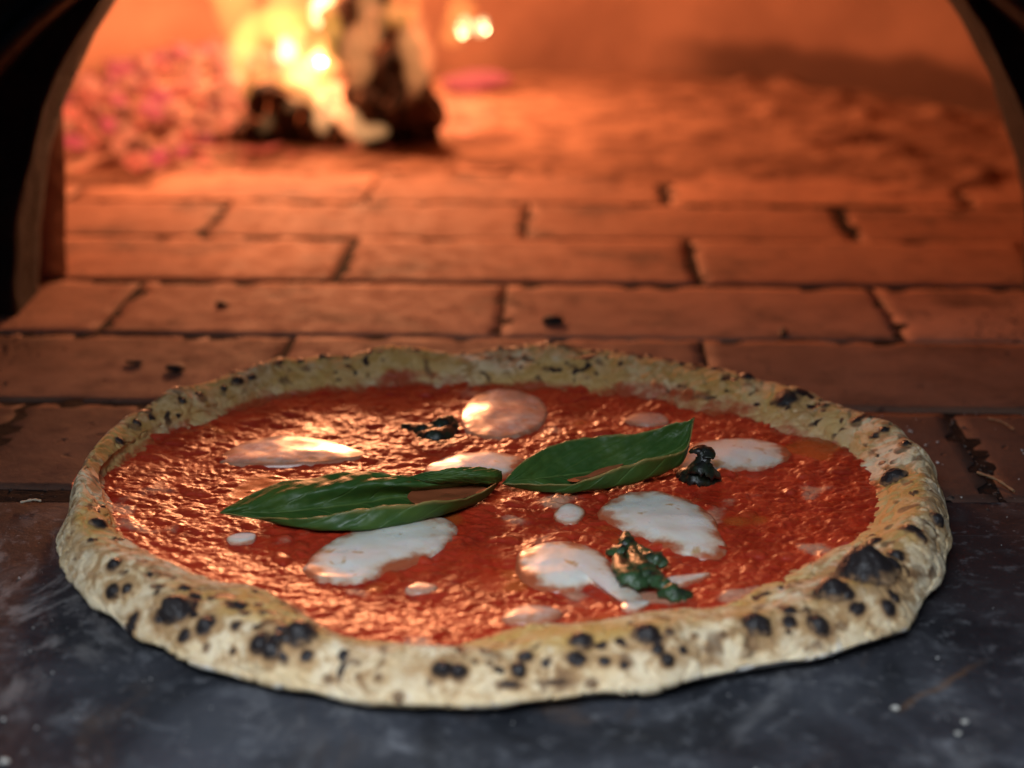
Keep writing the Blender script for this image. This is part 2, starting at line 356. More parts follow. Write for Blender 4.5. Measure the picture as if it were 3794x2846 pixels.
SPOTS = [(-2.2471, 0.509, 5.63, 4.07, 1.0), (-2.1511, 0.5054, 3.07, 2.3, 1.0), (-2.0857, 0.541, 1.68, 1.52, 0.7), (-1.9548, 0.5837, 4.51, 3.31, 1.0), (-1.994, 0.573, 1.51, 1.51, 0.7), (-2.1293, 0.6441, 3.11, 2.34, 0.9),
    (-2.0159, 0.4841, 2.7, 2.4, 0.95), (-1.9897, 0.4699, 2.69, 2.09, 0.95), (-1.9853, 0.5197, 1.95, 1.65, 0.9), (-2.1817, 0.4379, 2.15, 1.69, 0.8), (-2.3257, 0.3774, 1.58, 3.17, 0.85), (-2.426, 0.4521, 2.75, 1.62, 0.95),
    (-2.3955, 0.4912, 1.61, 1.45, 0.8), (-2.4784, 0.5588, 2.96, 1.48, 0.9), (-2.3387, 0.5766, 1.92, 1.28, 0.8), (-2.2951, 0.637, 2.08, 1.6, 0.9), (-2.2471, 0.6157, 2.06, 1.43, 0.85), (-2.2078, 0.6406, 1.89, 1.1, 0.7),
    (-1.9242, 0.4912, 1.78, 1.34, 0.8), (-1.8719, 0.4201, 1.76, 1.18, 0.5), (-1.741, 0.3845, 1.89, 1.31, 0.5), (-1.6712, 0.5019, 2.77, 1.9, 0.95), (-1.645, 0.4912, 2.48, 1.75, 0.95), (-2.0682, 0.4414, 1.06, 0.9, 0.7),
    (-1.837, 0.5161, 2.2, 1.32, 0.4), (-2.0639, 0.6441, 2.0, 1.39, 0.5), (-2.7271, 0.6939, 3.85, 1.58, 0.9), (-2.6354, 0.6086, 2.05, 1.19, 0.7), (-0.7025, 0.6406, 8.2, 7.22, 1.0), (-0.6589, 0.5801, 2.8, 3.95, 1.0),
    (-0.8378, 0.6264, 4.78, 3.83, 1.0), (-0.829, 0.5695, 2.38, 1.74, 0.95), (-1.0428, 0.5695, 4.15, 3.54, 1.0), (-0.9774, 0.5446, 2.32, 1.85, 0.85), (-0.9294, 0.4877, 2.94, 3.25, 1.0), (-0.9556, 0.6121, 2.34, 1.88, 0.8),
    (-0.8334, 0.5054, 2.36, 1.89, 0.8), (-0.7767, 0.4485, 2.22, 2.22, 0.8), (-0.7418, 0.4699, 1.92, 1.92, 0.8), (-1.4094, 0.5908, 3.29, 2.54, 0.95), (-1.3744, 0.5552, 1.79, 1.34, 0.7), (-1.2828, 0.5623, 3.91, 2.86, 0.95),
    (-1.2348, 0.5588, 1.51, 1.36, 0.6), (-1.5228, 0.5481, 2.07, 1.48, 0.9), (-1.5359, 0.4805, 2.2, 1.76, 0.9), (-1.4268, 0.5054, 2.66, 1.77, 0.85), (-1.3744, 0.4734, 1.77, 1.33, 0.75), (-1.2741, 0.4841, 1.64, 1.19, 0.85),
    (-1.261, 0.4414, 1.94, 1.49, 0.95), (-1.2261, 0.4699, 1.35, 1.05, 0.8), (-1.5533, 0.4308, 4.08, 1.02, 0.6), (-1.4704, 0.4236, 5.13, 0.73, 0.6), (-1.405, 0.4023, 2.06, 1.32, 0.5), (-1.3395, 0.4485, 1.33, 1.04, 0.7),
    (-0.6021, 0.5908, 2.84, 2.17, 0.95), (-0.5454, 0.701, 2.39, 2.05, 0.8), (-0.4843, 0.605, 3.43, 2.75, 0.8), (-0.3665, 0.5019, 3.17, 1.76, 0.9), (-0.5018, 0.541, 2.38, 1.53, 0.7), (-1.0952, 0.4272, 3.63, 1.21, 0.35),
    (-0.0873, 0.7544, 4.92, 2.84, 1.0), (-0.2356, 0.6655, 1.82, 1.46, 0.6), (0.4931, 0.6975, 7.18, 1.9, 0.75), (0.7025, 0.6086, 4.36, 1.53, 0.9), (1.4094, 0.5908, 3.22, 1.38, 1.0), (1.069, 0.5801, 1.81, 0.91, 0.9),
    (1.1825, 0.5872, 1.83, 0.91, 0.8), (0.9468, 0.605, 2.02, 0.9, 0.8), (0.829, 0.6015, 1.77, 0.89, 0.8), (2.5002, 0.6939, 3.05, 1.31, 1.0), (2.4391, 0.6868, 2.2, 1.1, 0.9), (2.5569, 0.6975, 1.73, 0.86, 0.9),
    (2.1817, 0.6264, 2.26, 1.13, 0.9), (2.3257, 0.637, 2.23, 0.89, 0.9), (2.2558, 0.637, 1.57, 0.9, 0.9), (2.1118, 0.6406, 1.81, 0.91, 0.9), (2.0071, 0.6477, 1.59, 0.91, 0.8), (1.885, 0.637, 1.82, 0.91, 0.8),
    (1.7191, 0.6157, 2.06, 0.92, 0.9), (1.5839, 0.5979, 1.61, 0.92, 0.9), (2.8929, 0.6868, 1.83, 1.02, 1.0), (2.8362, 0.701, 1.85, 1.03, 0.9), (3.0107, 0.7117, 1.99, 1.19, 0.9), (2.7184, 0.6975, 2.1, 1.05, 0.9),
    (2.6442, 0.6939, 1.92, 1.06, 0.9), (0.2574, 0.6619, 2.85, 1.22, 0.8), (0.1527, 0.6513, 1.99, 1.2, 0.85), (0.0436, 0.6335, 1.56, 1.75, 0.95), (0.384, 0.6513, 2.5, 1.04, 0.6), (0.1484, 0.701, 2.39, 1.19, 0.7),
    (-1.6362, 0.4628, 1.46, 1.02, 0.4), (-1.7802, 0.4592, 1.31, 1.02, 0.5), (-1.693, 0.4485, 1.31, 0.87, 0.45), (-1.5882, 0.5232, 1.32, 0.88, 0.5), (-1.4835, 0.5054, 1.32, 0.88, 0.5), (-1.1737, 0.4699, 1.81, 1.05, 0.4),
    (-1.1301, 0.5268, 1.37, 1.06, 0.5), (-1.1868, 0.5339, 1.51, 0.91, 0.45), (-0.925, 0.5766, 1.41, 1.09, 0.6), (-1.3352, 0.4165, 1.18, 0.89, 0.3), (-2.1206, 0.4308, 1.37, 1.21, 0.5), (-2.2733, 0.445, 1.57, 1.25, 0.4),
    (-1.9591, 0.445, 1.34, 1.04, 0.4), (-2.0115, 0.413, 1.35, 0.9, 0.3), (-1.8195, 0.4485, 1.17, 0.88, 0.4)]
CHEESE = {
  'front_left': [(-0.0771, 0.549), (-0.0759, 0.5609), (-0.0728, 0.5712), (-0.0652, 0.5831), (-0.0499, 0.5937), (-0.034, 0.6009), (-0.0238, 0.5982), (-0.0211, 0.5875), (-0.028, 0.5679), (-0.0427, 0.5529), (-0.0568, 0.5401),
    (-0.0677, 0.5405)],
  'front_centre': [(0.001, 0.5569), (0.0028, 0.5687), (0.0131, 0.5775), (0.0262, 0.5754), (0.0353, 0.5637), (0.0395, 0.5478), (0.0468, 0.5282), (0.041, 0.5202), (0.0359, 0.5289), (0.0298, 0.5401), (0.0221, 0.5348),
    (0.0138, 0.5333), (0.004, 0.5432)],
  'right_centre': [(0.0338, 0.6055), (0.0422, 0.6225), (0.0558, 0.6279), (0.0703, 0.6206), (0.0794, 0.6018), (0.0807, 0.5818), (0.0819, 0.5691), (0.0749, 0.5621), (0.0616, 0.5679), (0.0504, 0.5805), (0.0387, 0.5937)],
  'right_back': [(0.0679, 0.6519), (0.0754, 0.6724), (0.0848, 0.6849), (0.1057, 0.6872), (0.1185, 0.6769), (0.1209, 0.6642), (0.1089, 0.6529), (0.0886, 0.6482), (0.0766, 0.6446)],
  'under_basil': [(-0.0375, 0.6519), (-0.0291, 0.6642), (-0.0113, 0.6719), (0.0058, 0.6625), (0.0008, 0.6446), (-0.0185, 0.6379), (-0.0331, 0.6415)],
  'back': [(-0.0243, 0.7165), (-0.0189, 0.7402), (-0.0047, 0.7502), (0.0119, 0.7415), (0.017, 0.7228), (0.0113, 0.7001), (-0.0053, 0.6854), (-0.0199, 0.6942)],
  'left': [(-0.1272, 0.6636), (-0.1197, 0.6826), (-0.1047, 0.6924), (-0.0834, 0.6866), (-0.0669, 0.6747), (-0.0622, 0.6658), (-0.0792, 0.6572), (-0.0996, 0.6545), (-0.1196, 0.6561)],
  'small_centre': [(0.0164, 0.6055), (0.0227, 0.6139), (0.0293, 0.6073), (0.0252, 0.595), (0.0192, 0.5964)],
  'bit_left': [(-0.1095, 0.5796), (-0.1055, 0.5848), (-0.0988, 0.584), (-0.0991, 0.5779), (-0.1058, 0.5754)],
  'bit_back': [(0.0506, 0.7104), (0.0576, 0.7197), (0.0692, 0.7178), (0.0716, 0.7085), (0.0617, 0.7031)],
  'bit_front': [(-0.0383, 0.5363), (-0.0336, 0.5412), (-0.0268, 0.5386), (-0.029, 0.533), (-0.0356, 0.5326)],
  'patch_front': [(-0.0033, 0.5087), (-0.001, 0.5181), (0.0071, 0.5227), (0.0175, 0.5156), (0.0133, 0.5077), (0.0038, 0.5043)],
  'tail_front': [(0.0379, 0.5227), (0.043, 0.5264), (0.0486, 0.5245), (0.0448, 0.5167), (0.0391, 0.5153)],
  'bit_right': [(0.0524, 0.5412), (0.0596, 0.547), (0.0724, 0.5478), (0.0676, 0.5424), (0.0571, 0.5375)],
}
LEAF_A = [
   [(-0.1149, 0.5993, 0.01), (-0.1149, 0.5993, 0.01), (-0.1149, 0.5993, 0.01), (-0.1149, 0.5993, 0.01), (-0.1149, 0.5993, 0.01)] ,
   [(-0.1075, 0.6052, 0.013), (-0.1047, 0.5996, 0.0128), (-0.1022, 0.5993, 0.01), (-0.0992, 0.595, 0.0095), (-0.0973, 0.5924, 0.011)] ,
   [(-0.0942, 0.6159, 0.0155), (-0.0903, 0.6061, 0.0146), (-0.0854, 0.6034, 0.009), (-0.0836, 0.5881, 0.009), (-0.0814, 0.5865, 0.013)] ,
   [(-0.076, 0.6209, 0.0175), (-0.0711, 0.6094, 0.0166), (-0.065, 0.6101, 0.0085), (-0.0662, 0.5846, 0.009), (-0.066, 0.5852, 0.0165)] ,
   [(-0.0593, 0.6224, 0.0185), (-0.0551, 0.6123, 0.0172), (-0.0497, 0.6168, 0.0085), (-0.0494, 0.5872, 0.009), (-0.051, 0.5871, 0.018)] ,
   [(-0.044, 0.6182, 0.018), (-0.0409, 0.6128, 0.0162), (-0.035, 0.6206, 0.0085), (-0.0355, 0.5952, 0.009), (-0.0351, 0.5907, 0.0178)] ,
   [(-0.0292, 0.6199, 0.0165), (-0.0272, 0.6167, 0.015), (-0.0222, 0.6228, 0.0092), (-0.0222, 0.6043, 0.009), (-0.021, 0.5979, 0.0167)] ,
   [(-0.0143, 0.6241, 0.016), (-0.0133, 0.6211, 0.015), (-0.0121, 0.6244, 0.011), (-0.0114, 0.6144, 0.0095), (-0.0107, 0.6111, 0.0147)] ,
   [(-0.0044, 0.6269, 0.013), (-0.0044, 0.6269, 0.013), (-0.0044, 0.6269, 0.013), (-0.0044, 0.6269, 0.013), (-0.0044, 0.6269, 0.013)] ,
]
LEAF_B = [
   [(-0.004, 0.6244, 0.012), (-0.004, 0.6244, 0.012), (-0.004, 0.6244, 0.012), (-0.004, 0.6244, 0.012), (-0.004, 0.6244, 0.012)] ,
   [(0.0027, 0.6322, 0.017), (0.0036, 0.6285, 0.015), (0.0045, 0.6277, 0.0125), (0.0055, 0.625, 0.0095), (0.0045, 0.622, 0.013)] ,
   [(0.0143, 0.6439, 0.02), (0.0161, 0.6394, 0.016), (0.018, 0.6331, 0.0115), (0.0196, 0.6216, 0.0095), (0.0185, 0.6191, 0.014)] ,
   [(0.03, 0.6506, 0.022), (0.0317, 0.6447, 0.017), (0.0335, 0.6389, 0.0112), (0.0347, 0.6241, 0.0095), (0.0325, 0.6199, 0.0165)] ,
   [(0.0476, 0.6529, 0.023), (0.0495, 0.6498, 0.0175), (0.0503, 0.6452, 0.012), (0.0512, 0.6308, 0.01), (0.0468, 0.6252, 0.02)] ,
   [(0.0636, 0.6572, 0.0245), (0.0655, 0.6558, 0.02), (0.0649, 0.6467, 0.016), (0.0651, 0.637, 0.013), (0.0624, 0.6312, 0.0215)] ,
   [(0.0723, 0.6567, 0.027), (0.0732, 0.6554, 0.0235), (0.0732, 0.6504, 0.02), (0.072, 0.641, 0.017), (0.072, 0.6388, 0.022)] ,
   [(0.077, 0.6564, 0.029), (0.077, 0.6564, 0.029), (0.077, 0.6564, 0.029), (0.077, 0.6564, 0.029), (0.077, 0.6564, 0.029)] ,
]
LEAF_FLAP = [
   [(-0.0411, 0.6172, 0.018), (-0.0411, 0.6172, 0.018), (-0.0411, 0.6172, 0.018), (-0.0411, 0.6172, 0.018), (-0.0411, 0.6172, 0.018)] ,
   [(-0.0336, 0.6152, 0.021), (-0.0335, 0.6147, 0.02), (-0.0334, 0.6143, 0.019), (-0.0334, 0.6138, 0.018), (-0.0334, 0.6143, 0.017)] ,
   [(-0.0196, 0.6152, 0.023), (-0.0195, 0.612, 0.0225), (-0.0195, 0.6113, 0.021), (-0.0196, 0.6123, 0.019), (-0.0197, 0.6143, 0.017)] ,
   [(-0.0086, 0.6187, 0.021), (-0.0083, 0.6147, 0.021), (-0.0081, 0.6133, 0.02), (-0.0082, 0.6143, 0.018), (-0.0082, 0.6152, 0.016)] ,
   [(-0.0043, 0.6219, 0.0185), (-0.0043, 0.6207, 0.018), (-0.0041, 0.6206, 0.017), (-0.0041, 0.6206, 0.016), (-0.0041, 0.6218, 0.0145)] ,
]
OIL_A = [(-0.0418, 0.6109, 0.0118), (-0.0398, 0.6181, 0.012), (-0.0359, 0.6215, 0.0122), (-0.0303, 0.623, 0.0122), (-0.0246, 0.622, 0.0122), (-0.02, 0.623, 0.0124), (-0.0143, 0.621, 0.0126), (-0.0101, 0.6176, 0.0126),
    (-0.0123, 0.6133, 0.0124), (-0.0196, 0.609, 0.0122), (-0.0287, 0.6057, 0.012), (-0.0378, 0.6043, 0.0118)]
OIL_B = [(0.0226, 0.6279, 0.0122), (0.0304, 0.6334, 0.0122), (0.0374, 0.6401, 0.0124), (0.0463, 0.6443, 0.0128), (0.0432, 0.6401, 0.0124), (0.034, 0.6299, 0.0122), (0.0272, 0.6264, 0.0122)]
W_BACK = [[(-0.0493, 0.6996, 0.01), (-0.0416, 0.6931, 0.012), (-0.0351, 0.687, 0.0125), (-0.0296, 0.6878, 0.01)], [(-0.0413, 0.6873, 0.01), (-0.0358, 0.6809, 0.0135), (-0.0308, 0.6834, 0.013), (-0.0277, 0.6931, 0.012),
    (-0.0267, 0.6993, 0.013)], [(-0.0376, 0.6958, 0.011), (-0.0322, 0.693, 0.014), (-0.0267, 0.6998, 0.0135)]]
W_RIGHT = [[(0.069, 0.6433, 0.009), (0.0738, 0.6382, 0.014), (0.0774, 0.635, 0.02), (0.0781, 0.6364, 0.0225), (0.0805, 0.6356, 0.022), (0.0806, 0.6324, 0.02)], [(0.0703, 0.6408, 0.009), (0.0755, 0.6359, 0.012),
    (0.0814, 0.6369, 0.011), (0.0869, 0.6403, 0.009)], [(0.0738, 0.6386, 0.013), (0.0778, 0.6323, 0.018), (0.082, 0.6346, 0.015), (0.0857, 0.6398, 0.01)], [(0.076, 0.6398, 0.01), (0.0775, 0.6345, 0.0165), (0.079, 0.635, 0.02)]]
W_FRONT = [[(0.043, 0.577, 0.012), (0.0432, 0.5676, 0.013), (0.0442, 0.5635, 0.012), (0.0455, 0.5503, 0.0125)], [(0.0357, 0.5649, 0.0095), (0.0393, 0.5605, 0.013), (0.0418, 0.5594, 0.012)], [(0.0393, 0.5596, 0.011),
    (0.0405, 0.5402, 0.0145), (0.0443, 0.5347, 0.0135), (0.0486, 0.5361, 0.011)], [(0.0443, 0.5584, 0.0125), (0.0467, 0.5451, 0.014), (0.0503, 0.5376, 0.013), (0.0548, 0.5314, 0.012)], [(0.0466, 0.5657, 0.011),
    (0.0502, 0.5563, 0.0125), (0.0533, 0.5532, 0.013), (0.0567, 0.5525, 0.01)], [(0.0514, 0.5291, 0.0095), (0.0552, 0.5271, 0.013), (0.0584, 0.5262, 0.012), (0.0636, 0.5284, 0.0095)]]
FLAMES = [[(-0.2359, 1.45, 0.0601), (-0.2384, 1.46, 0.0806), (-0.2211, 1.47, 0.0925), (-0.1886, 1.47, 0.0953), (-0.1648, 1.48, 0.1101), (-0.1557, 1.48, 0.1398)], [(-0.1504, 1.46, 0.0586), (-0.1466, 1.47, 0.0793),
    (-0.1409, 1.48, 0.0982), (-0.1379, 1.48, 0.128)], [(-0.2169, 1.42, 0.0309), (-0.2044, 1.42, 0.0448), (-0.1764, 1.42, 0.0507), (-0.1653, 1.43, 0.059), (-0.1828, 1.45, 0.08), (-0.2035, 1.46, 0.0945)], [(-0.1523, 1.36, 0.0486),
    (-0.1412, 1.36, 0.0391), (-0.1302, 1.36, 0.0276), (-0.1166, 1.355, 0.0209), (-0.1013, 1.355, 0.0235)], [(-0.1559, 1.365, 0.019), (-0.1545, 1.365, 0.0344), (-0.1507, 1.37, 0.0489),
    (-0.1455, 1.39, 0.0572)], [(-0.0813, 1.38, 0.0473), (-0.0769, 1.38, 0.074), (-0.0828, 1.39, 0.0954), (-0.0791, 1.4, 0.1169)], [(-0.0671, 1.56, 0.074), (-0.052, 1.56, 0.0825), (-0.0457, 1.57, 0.0983),
    (-0.0543, 1.58, 0.1226)], [(-0.1981, 1.44, 0.0675), (-0.1956, 1.44, 0.0773), (-0.1937, 1.45, 0.0859)], [(-0.1684, 1.43, 0.063), (-0.1657, 1.43, 0.0708), (-0.1657, 1.44, 0.0793)], [(-0.0496, 1.55, 0.0774),
    (-0.0444, 1.55, 0.0837), (-0.0409, 1.55, 0.0921)], [(-0.0327, 1.56, 0.0774), (-0.0292, 1.56, 0.0834), (-0.0262, 1.56, 0.0918)], [(-0.1684, 1.47, 0.0933), (-0.1648, 1.48, 0.1121),
    (-0.1639, 1.5, 0.138)], [(-0.2207, 1.385, 0.0114), (-0.2083, 1.385, 0.0251), (-0.1929, 1.39, 0.0359), (-0.1732, 1.39, 0.0437)], [(-0.2056, 1.42, 0.0189), (-0.1886, 1.42, 0.0428), (-0.1691, 1.43, 0.063),
    (-0.1552, 1.44, 0.093), (-0.1597, 1.46, 0.1377)], [(-0.2256, 1.44, 0.0356), (-0.2275, 1.45, 0.068), (-0.2092, 1.46, 0.1005), (-0.195, 1.47, 0.1329)], [(-0.1297, 1.365, 0.0573), (-0.1275, 1.37, 0.0829),
    (-0.1162, 1.38, 0.1079), (-0.1131, 1.4, 0.1394)], [(-0.1841, 1.41, 0.0266), (-0.1765, 1.42, 0.0487), (-0.186, 1.44, 0.0694), (-0.1801, 1.45, 0.0957)], [(-0.098, 1.39, 0.103), (-0.0906, 1.4, 0.1207), (-0.0799, 1.42, 0.1375)]]

# ------------------------------------------------------------------ oven floor of bricks
A2 = R(2)
e1 = np.array([math.cos(A2), -math.sin(A2)]); e2 = np.array([math.sin(A2), math.cos(A2)])
def rect_mesh(name, x0, x1, y0, y1, z0, z1, bevel=.002):
    bm = bmesh.new(); bmesh.ops.create_cube(bm, size=1)
    for v in bm.verts: v.co = ((x0 + x1) / 2 + v.co.x * (x1 - x0), (y0 + y1) / 2 + v.co.y * (y1 - y0), (z0 + z1) / 2 + v.co.z * (z1 - z0))
    if bevel: bmesh.ops.bevel(bm, geom=bm.edges[:], offset=bevel, segments=2, affect='EDGES')
    me = bpy.data.meshes.new(name); bm.to_mesh(me); bm.free(); return me
floor = link('oven_floor', rect_mesh('oven_floor', -.78, .78, .632, 1.95, -.06, -.0014, 0), MORTAR, kind='structure')
BL, BW = .2192, .1089
def brick_mesh(k):
    nx, ny = 30, 15
    u = np.linspace(-1, 1, nx); w = np.linspace(-1, 1, ny)
    U, W = np.meshgrid(u, w, indexing='ij'); L, B = BL / 2, BW / 2
    X = U * L; Y = W * B
    q = np.stack([X * 40 + k * 31, Y * 40, np.full_like(X, k * 7.)], -1)
    Z = .0006 * fbm(q, 3) + .0003 * gnoise(q * 4)
    ed = np.minimum(L - np.abs(X), B - np.abs(Y))           # distance to the arris
    chip = .0030 * np.clip(fbm(q * 1.6 + 5, 3) - .10, 0, 1) * 4
    Z -= (.0003 + chip) * sstep(.0045, 0, ed)
    wob = .0011 * fbm(q * .9 + 40, 3) + .0016 * np.clip(fbm(q * 2 + 9, 3), 0, 1)
    X = X - np.sign(X) * np.abs(wob) * (np.abs(U) > .999); Y = Y - np.sign(Y) * np.abs(wob) * (np.abs(W) > .999)
    top = np.stack([X, Y, Z], -1).reshape(-1, 3)
    f = grid_faces(nx, ny).tolist()
    ring = [i * ny for i in range(nx)] + [(nx - 1) * ny + j for j in range(1, ny)] + [i * ny + ny - 1 for i in range(nx - 2, -1, -1)] + [j for j in range(ny - 2, 0, -1)]
    base = len(top); low = top[ring].copy(); low[:, 2] = -.03
    for i in range(len(ring)):
        j = (i + 1) % len(ring); f.append([ring[j], ring[i], base + i, base + j])
    me = mesh_np('brick', np.concatenate([top, low]), np.array(f)); return me
BRICKS = [brick_mesh(k) for k in range(8)]
ROWS = [(.6415, .1816), (.7515, -.1485), (.8610, -.038), (.9735, -.143), (1.0825, -.0284), (1.192, -.150), (1.302, -.045),
        (1.412, -.16), (1.522, -.05), (1.632, -.15), (1.742, -.04), (1.852, -.15)]
rnd = random.Random(5)
for ri, (w0, v0) in enumerate(ROWS):
    for k in range(-4, 5):
        vc = v0 + .2217 * (k + .5) + rnd.uniform(-.0012, .0012)
        wc = w0 + .11 / 2
        p = e1 * vc + e2 * wc
        if abs(p[0]) > .68 or (p[1] > 1.0 and math.hypot(p[0] - .02, p[1] - 1.34) > .62): continue
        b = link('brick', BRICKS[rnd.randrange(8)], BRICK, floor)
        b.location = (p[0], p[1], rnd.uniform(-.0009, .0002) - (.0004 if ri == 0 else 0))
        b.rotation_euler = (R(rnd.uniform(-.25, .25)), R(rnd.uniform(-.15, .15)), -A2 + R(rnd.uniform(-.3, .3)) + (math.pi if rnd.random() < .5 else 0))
        row_dark = max(0, (.95, .60, .15, .04)[min(ri, 3)] + rnd.uniform(-.10, .10)); b.color = (row_dark, 0, 0, 1)  # front rows darker: fading firelight put into each brick's colour
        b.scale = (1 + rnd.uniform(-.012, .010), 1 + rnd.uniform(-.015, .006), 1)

# landing slab the front half of the pizza lies on
link('landing_slab', rect_mesh('landing_slab', -.78, .78, -.12, .6385, -.05, -.0012, .0025), SLAB, kind='structure')

# ------------------------------------------------------------------ oven shell
def dome():
    cx, cyy, Rr, Hh = .02, 1.36, .53, .50
    na, nv = 128, 48
    a = np.linspace(0, 2 * math.pi, na, endpoint=False); v = np.linspace(0, 1, nv)
    A, V = np.meshgrid(a, v, indexing='ij')
    t = V * math.pi / 2
    rad = Rr * np.cos(t) ** .5; z = Hh * np.sin(t) - .01
    P = np.stack([cx + rad * np.cos(A), cyy + rad * np.sin(A), z], -1)
    nse = fbm(P * 9, 4)[..., None] * .012
    P = P + nse * np.stack([-np.cos(A) * np.cos(t), -np.sin(A) * np.cos(t), -np.sin(t)], -1)
    F = grid_faces(na, nv, True)
    c = P.reshape(-1, 3)[F].mean(1)
    F = F[c[:, 1] > .955]
    return mesh_np('oven_dome', P.reshape(-1, 3), F[:, ::-1])
d_ob = link('oven_dome', dome(), DOME, kind='structure')
sol = d_ob.modifiers.new('thickness', 'SOLIDIFY'); sol.thickness = -.06; sol.offset = 1
d_ob.modifiers['thickness'].thickness = .06

def arch_wall(name, cx, a, b, y0, y1, xo, zo, seed, rough):
    n = 90
    t = np.linspace(math.pi, 0, n)
    inn = np.stack([cx + a * np.cos(t), b * np.sin(t)], -1); inn[0, 1] = inn[-1, 1] = -.01
    # outer rectangle walked at matching directions
    out = []
    for x, z in inn:
        d = np.array([x - cx, max(z, 0)]); d = d / np.linalg.norm(d)
        k = min(xo / max(abs(d[0]), 1e-6), zo / max(d[1], 1e-6)); out.append((cx + d[0] * k, d[1] * k if z > 0 else -.01))
    out = np.array(out)
    m = 26; s = np.linspace(0, 1, m) ** 1.6
    prof = []
    for si in s[::-1]: prof.append((inn + (out - inn) * si, y0))       # front face, outside to opening
    for yi in np.linspace(y0, y1, 8)[1:]: prof.append((inn, yi))        # reveal
    prof.append((out, y1))                                              # back face
    P = np.stack([np.stack([q[:, 0], np.full(n, y), q[:, 1]], -1) for q, y in prof], 1)
    nz = fbm(P * 28 + seed, 4)[..., None] * rough
    dirv = np.zeros_like(P); dirv[..., 1] = -.6; dirv[..., 0] = (P[..., 0] - cx) * .8; dirv[..., 2] = P[..., 2] * .8
    P = P + dirv * nz
    return mesh_np(name, P.reshape(-1, 3), grid_faces(n, len(prof)))
link('oven_mouth', arch_wall('oven_mouth', .0115, .2935, .285, .902, .955, .72, .62, 3, .010), SOOTY,
     label='soot-blackened masonry arch framing the mouth of the oven', cat='oven arch')
# steel hood standing proud in front of the masonry
def hood():
    n = 90; t = np.linspace(math.pi, 0, n)
    prof = [(.000, .901), (.000, .850), (.003, .842), (.006, .842), (.009, .850), (.018, .852), (.022, .838), (.026, .836), (.030, .845), (.046, .848), (.050, .835), (.056, .832), (.062, .835), (.30, .86), (.30, .901)]
    P = []
    for o, y in prof:
        aa, bb = .338 + o, .252 + o
        P.append(np.stack([.0115 + aa * np.cos(t), np.full(n, y), bb * np.sin(t)], -1))
    P = np.stack(P, 1); P[0, :, 2] = P[-1, :, 2] = 0.0
    P = P + fbm(P * 35 + 8, 3)[..., None] * .0025
    return mesh_np('oven_hood', P.reshape(-1, 3), grid_faces(n, len(prof))[:, ::-1])
link('oven_hood', hood(), STEEL, label='dark ridged steel hood around the oven mouth', cat='oven hood')

# ------------------------------------------------------------------ pizza
CX, CY = -.004, .642
pizza = bpy.data.objects.new('pizza', None); col.objects.link(pizza); pizza.location = (CX, CY, 0)
pizza.empty_display_size = .1
tag(pizza, 'round margherita pizza with charred puffy crust at the oven mouth', 'pizza')
OFF = np.array([CX, CY, 0])
def crust_base(A, V):
    """A (na,), V (nv,) -> (na,nv,3) local to the pizza"""
    Ro, Ri = periodic(R_OUT, A) / 1000, periodic(R_IN, A) / 1000 - .004 * np.clip(np.sin(A), 0, 1)
    w = Ro - Ri; Hh = .0186 - .0012 * np.cos(A + math.pi / 2)
    lump = fbm(np.stack([np.cos(A) * 2.6, np.sin(A) * 2.6, A * 0 + 3], -1), 3)
    Hh = Hh * (1 + .10 * lump)
    o = np.ones_like(Ro)
    Rc = np.stack([Ro - .018, Ro - .008, Ro - .0015, Ro - .02 * w, Ro - .18 * w, Ro - .40 * w, Ro - .74 * w, Ri + .003, Ri - .012])
    Zc = np.stack([.0006 * o, .0008 * o, .0045 * o, .42 * Hh, .83 * Hh, Hh, .78 * Hh, .0105 * o, .003 * o])
    # crust tables were measured with end-clamped splines
    def cl(P):
        P = np.concatenate([P[:1], P, P[-1:]]); n = len(P) - 3; u = np.clip(V, 0, 1) * n; i = np.minimum(np.floor(u).astype(int), n - 1); f = (u - i)[:, None]
        p0, p1, p2, p3 = P[i], P[i + 1], P[i + 2], P[i + 3]
        return (p1 + .5 * f * (p2 - p0 + f * (2 * p0 - 5 * p1 + 4 * p2 - p3 + f * (3 * (p1 - p2) + p3 - p0)))).T
    r, z = cl(Rc), cl(Zc)
    return np.stack([r * np.cos(A)[:, None], r * np.sin(A)[:, None], z], -1)
NA, NV = 1800, 150
aA = np.linspace(-math.pi, math.pi, NA, endpoint=False); vV = np.linspace(0, 1, NV)
P = crust_base(aA, vV)
du = np.roll(P, -1, 0) - np.roll(P, 1, 0); dv = np.gradient(P, axis=1)
Nn = np.cross(du, dv); Nn /= np.linalg.norm(Nn, axis=-1, keepdims=True) + 1e-12
if Nn[0, int(.62 * NV), 2] < 0: Nn = -Nn
free = (sstep(.08, .25, vV) * sstep(1, .9, vV))[None]
disp = .0022 * gnoise(P * 36 + 2) + .0008 * fbm(P * 85 + 9, 2) + .00022 * fbm(P * 330 + 4, 3)
wr = 1 - np.abs(gnoise(P * np.array([130, 130, 210]) + 31)); disp -= .0009 * sstep(.84, 1, wr)          # wrinkles
bub = sstep(.25, .8, gnoise(P * 60 + 61)); disp += .0012 * bub
for _ in range(22):                                                       # uneven puffing: swollen and pinched stretches
    ia0 = _rng.integers(NA); iv0 = int(_rng.uniform(.36, .66) * NV); rb = _rng.uniform(.010, .022); hb = _rng.choice([1, 1, -.7]) * _rng.uniform(.0012, .0030)
    disp += hb * np.exp(-((P - P[ia0, iv0]) ** 2).sum(-1) / (rb * .6) ** 2)
topz = (sstep(.30, .5, vV) * sstep(.93, .75, vV))[None]
char = np.zeros((NA, NV)); brown = np.zeros((NA, NV))
big = []
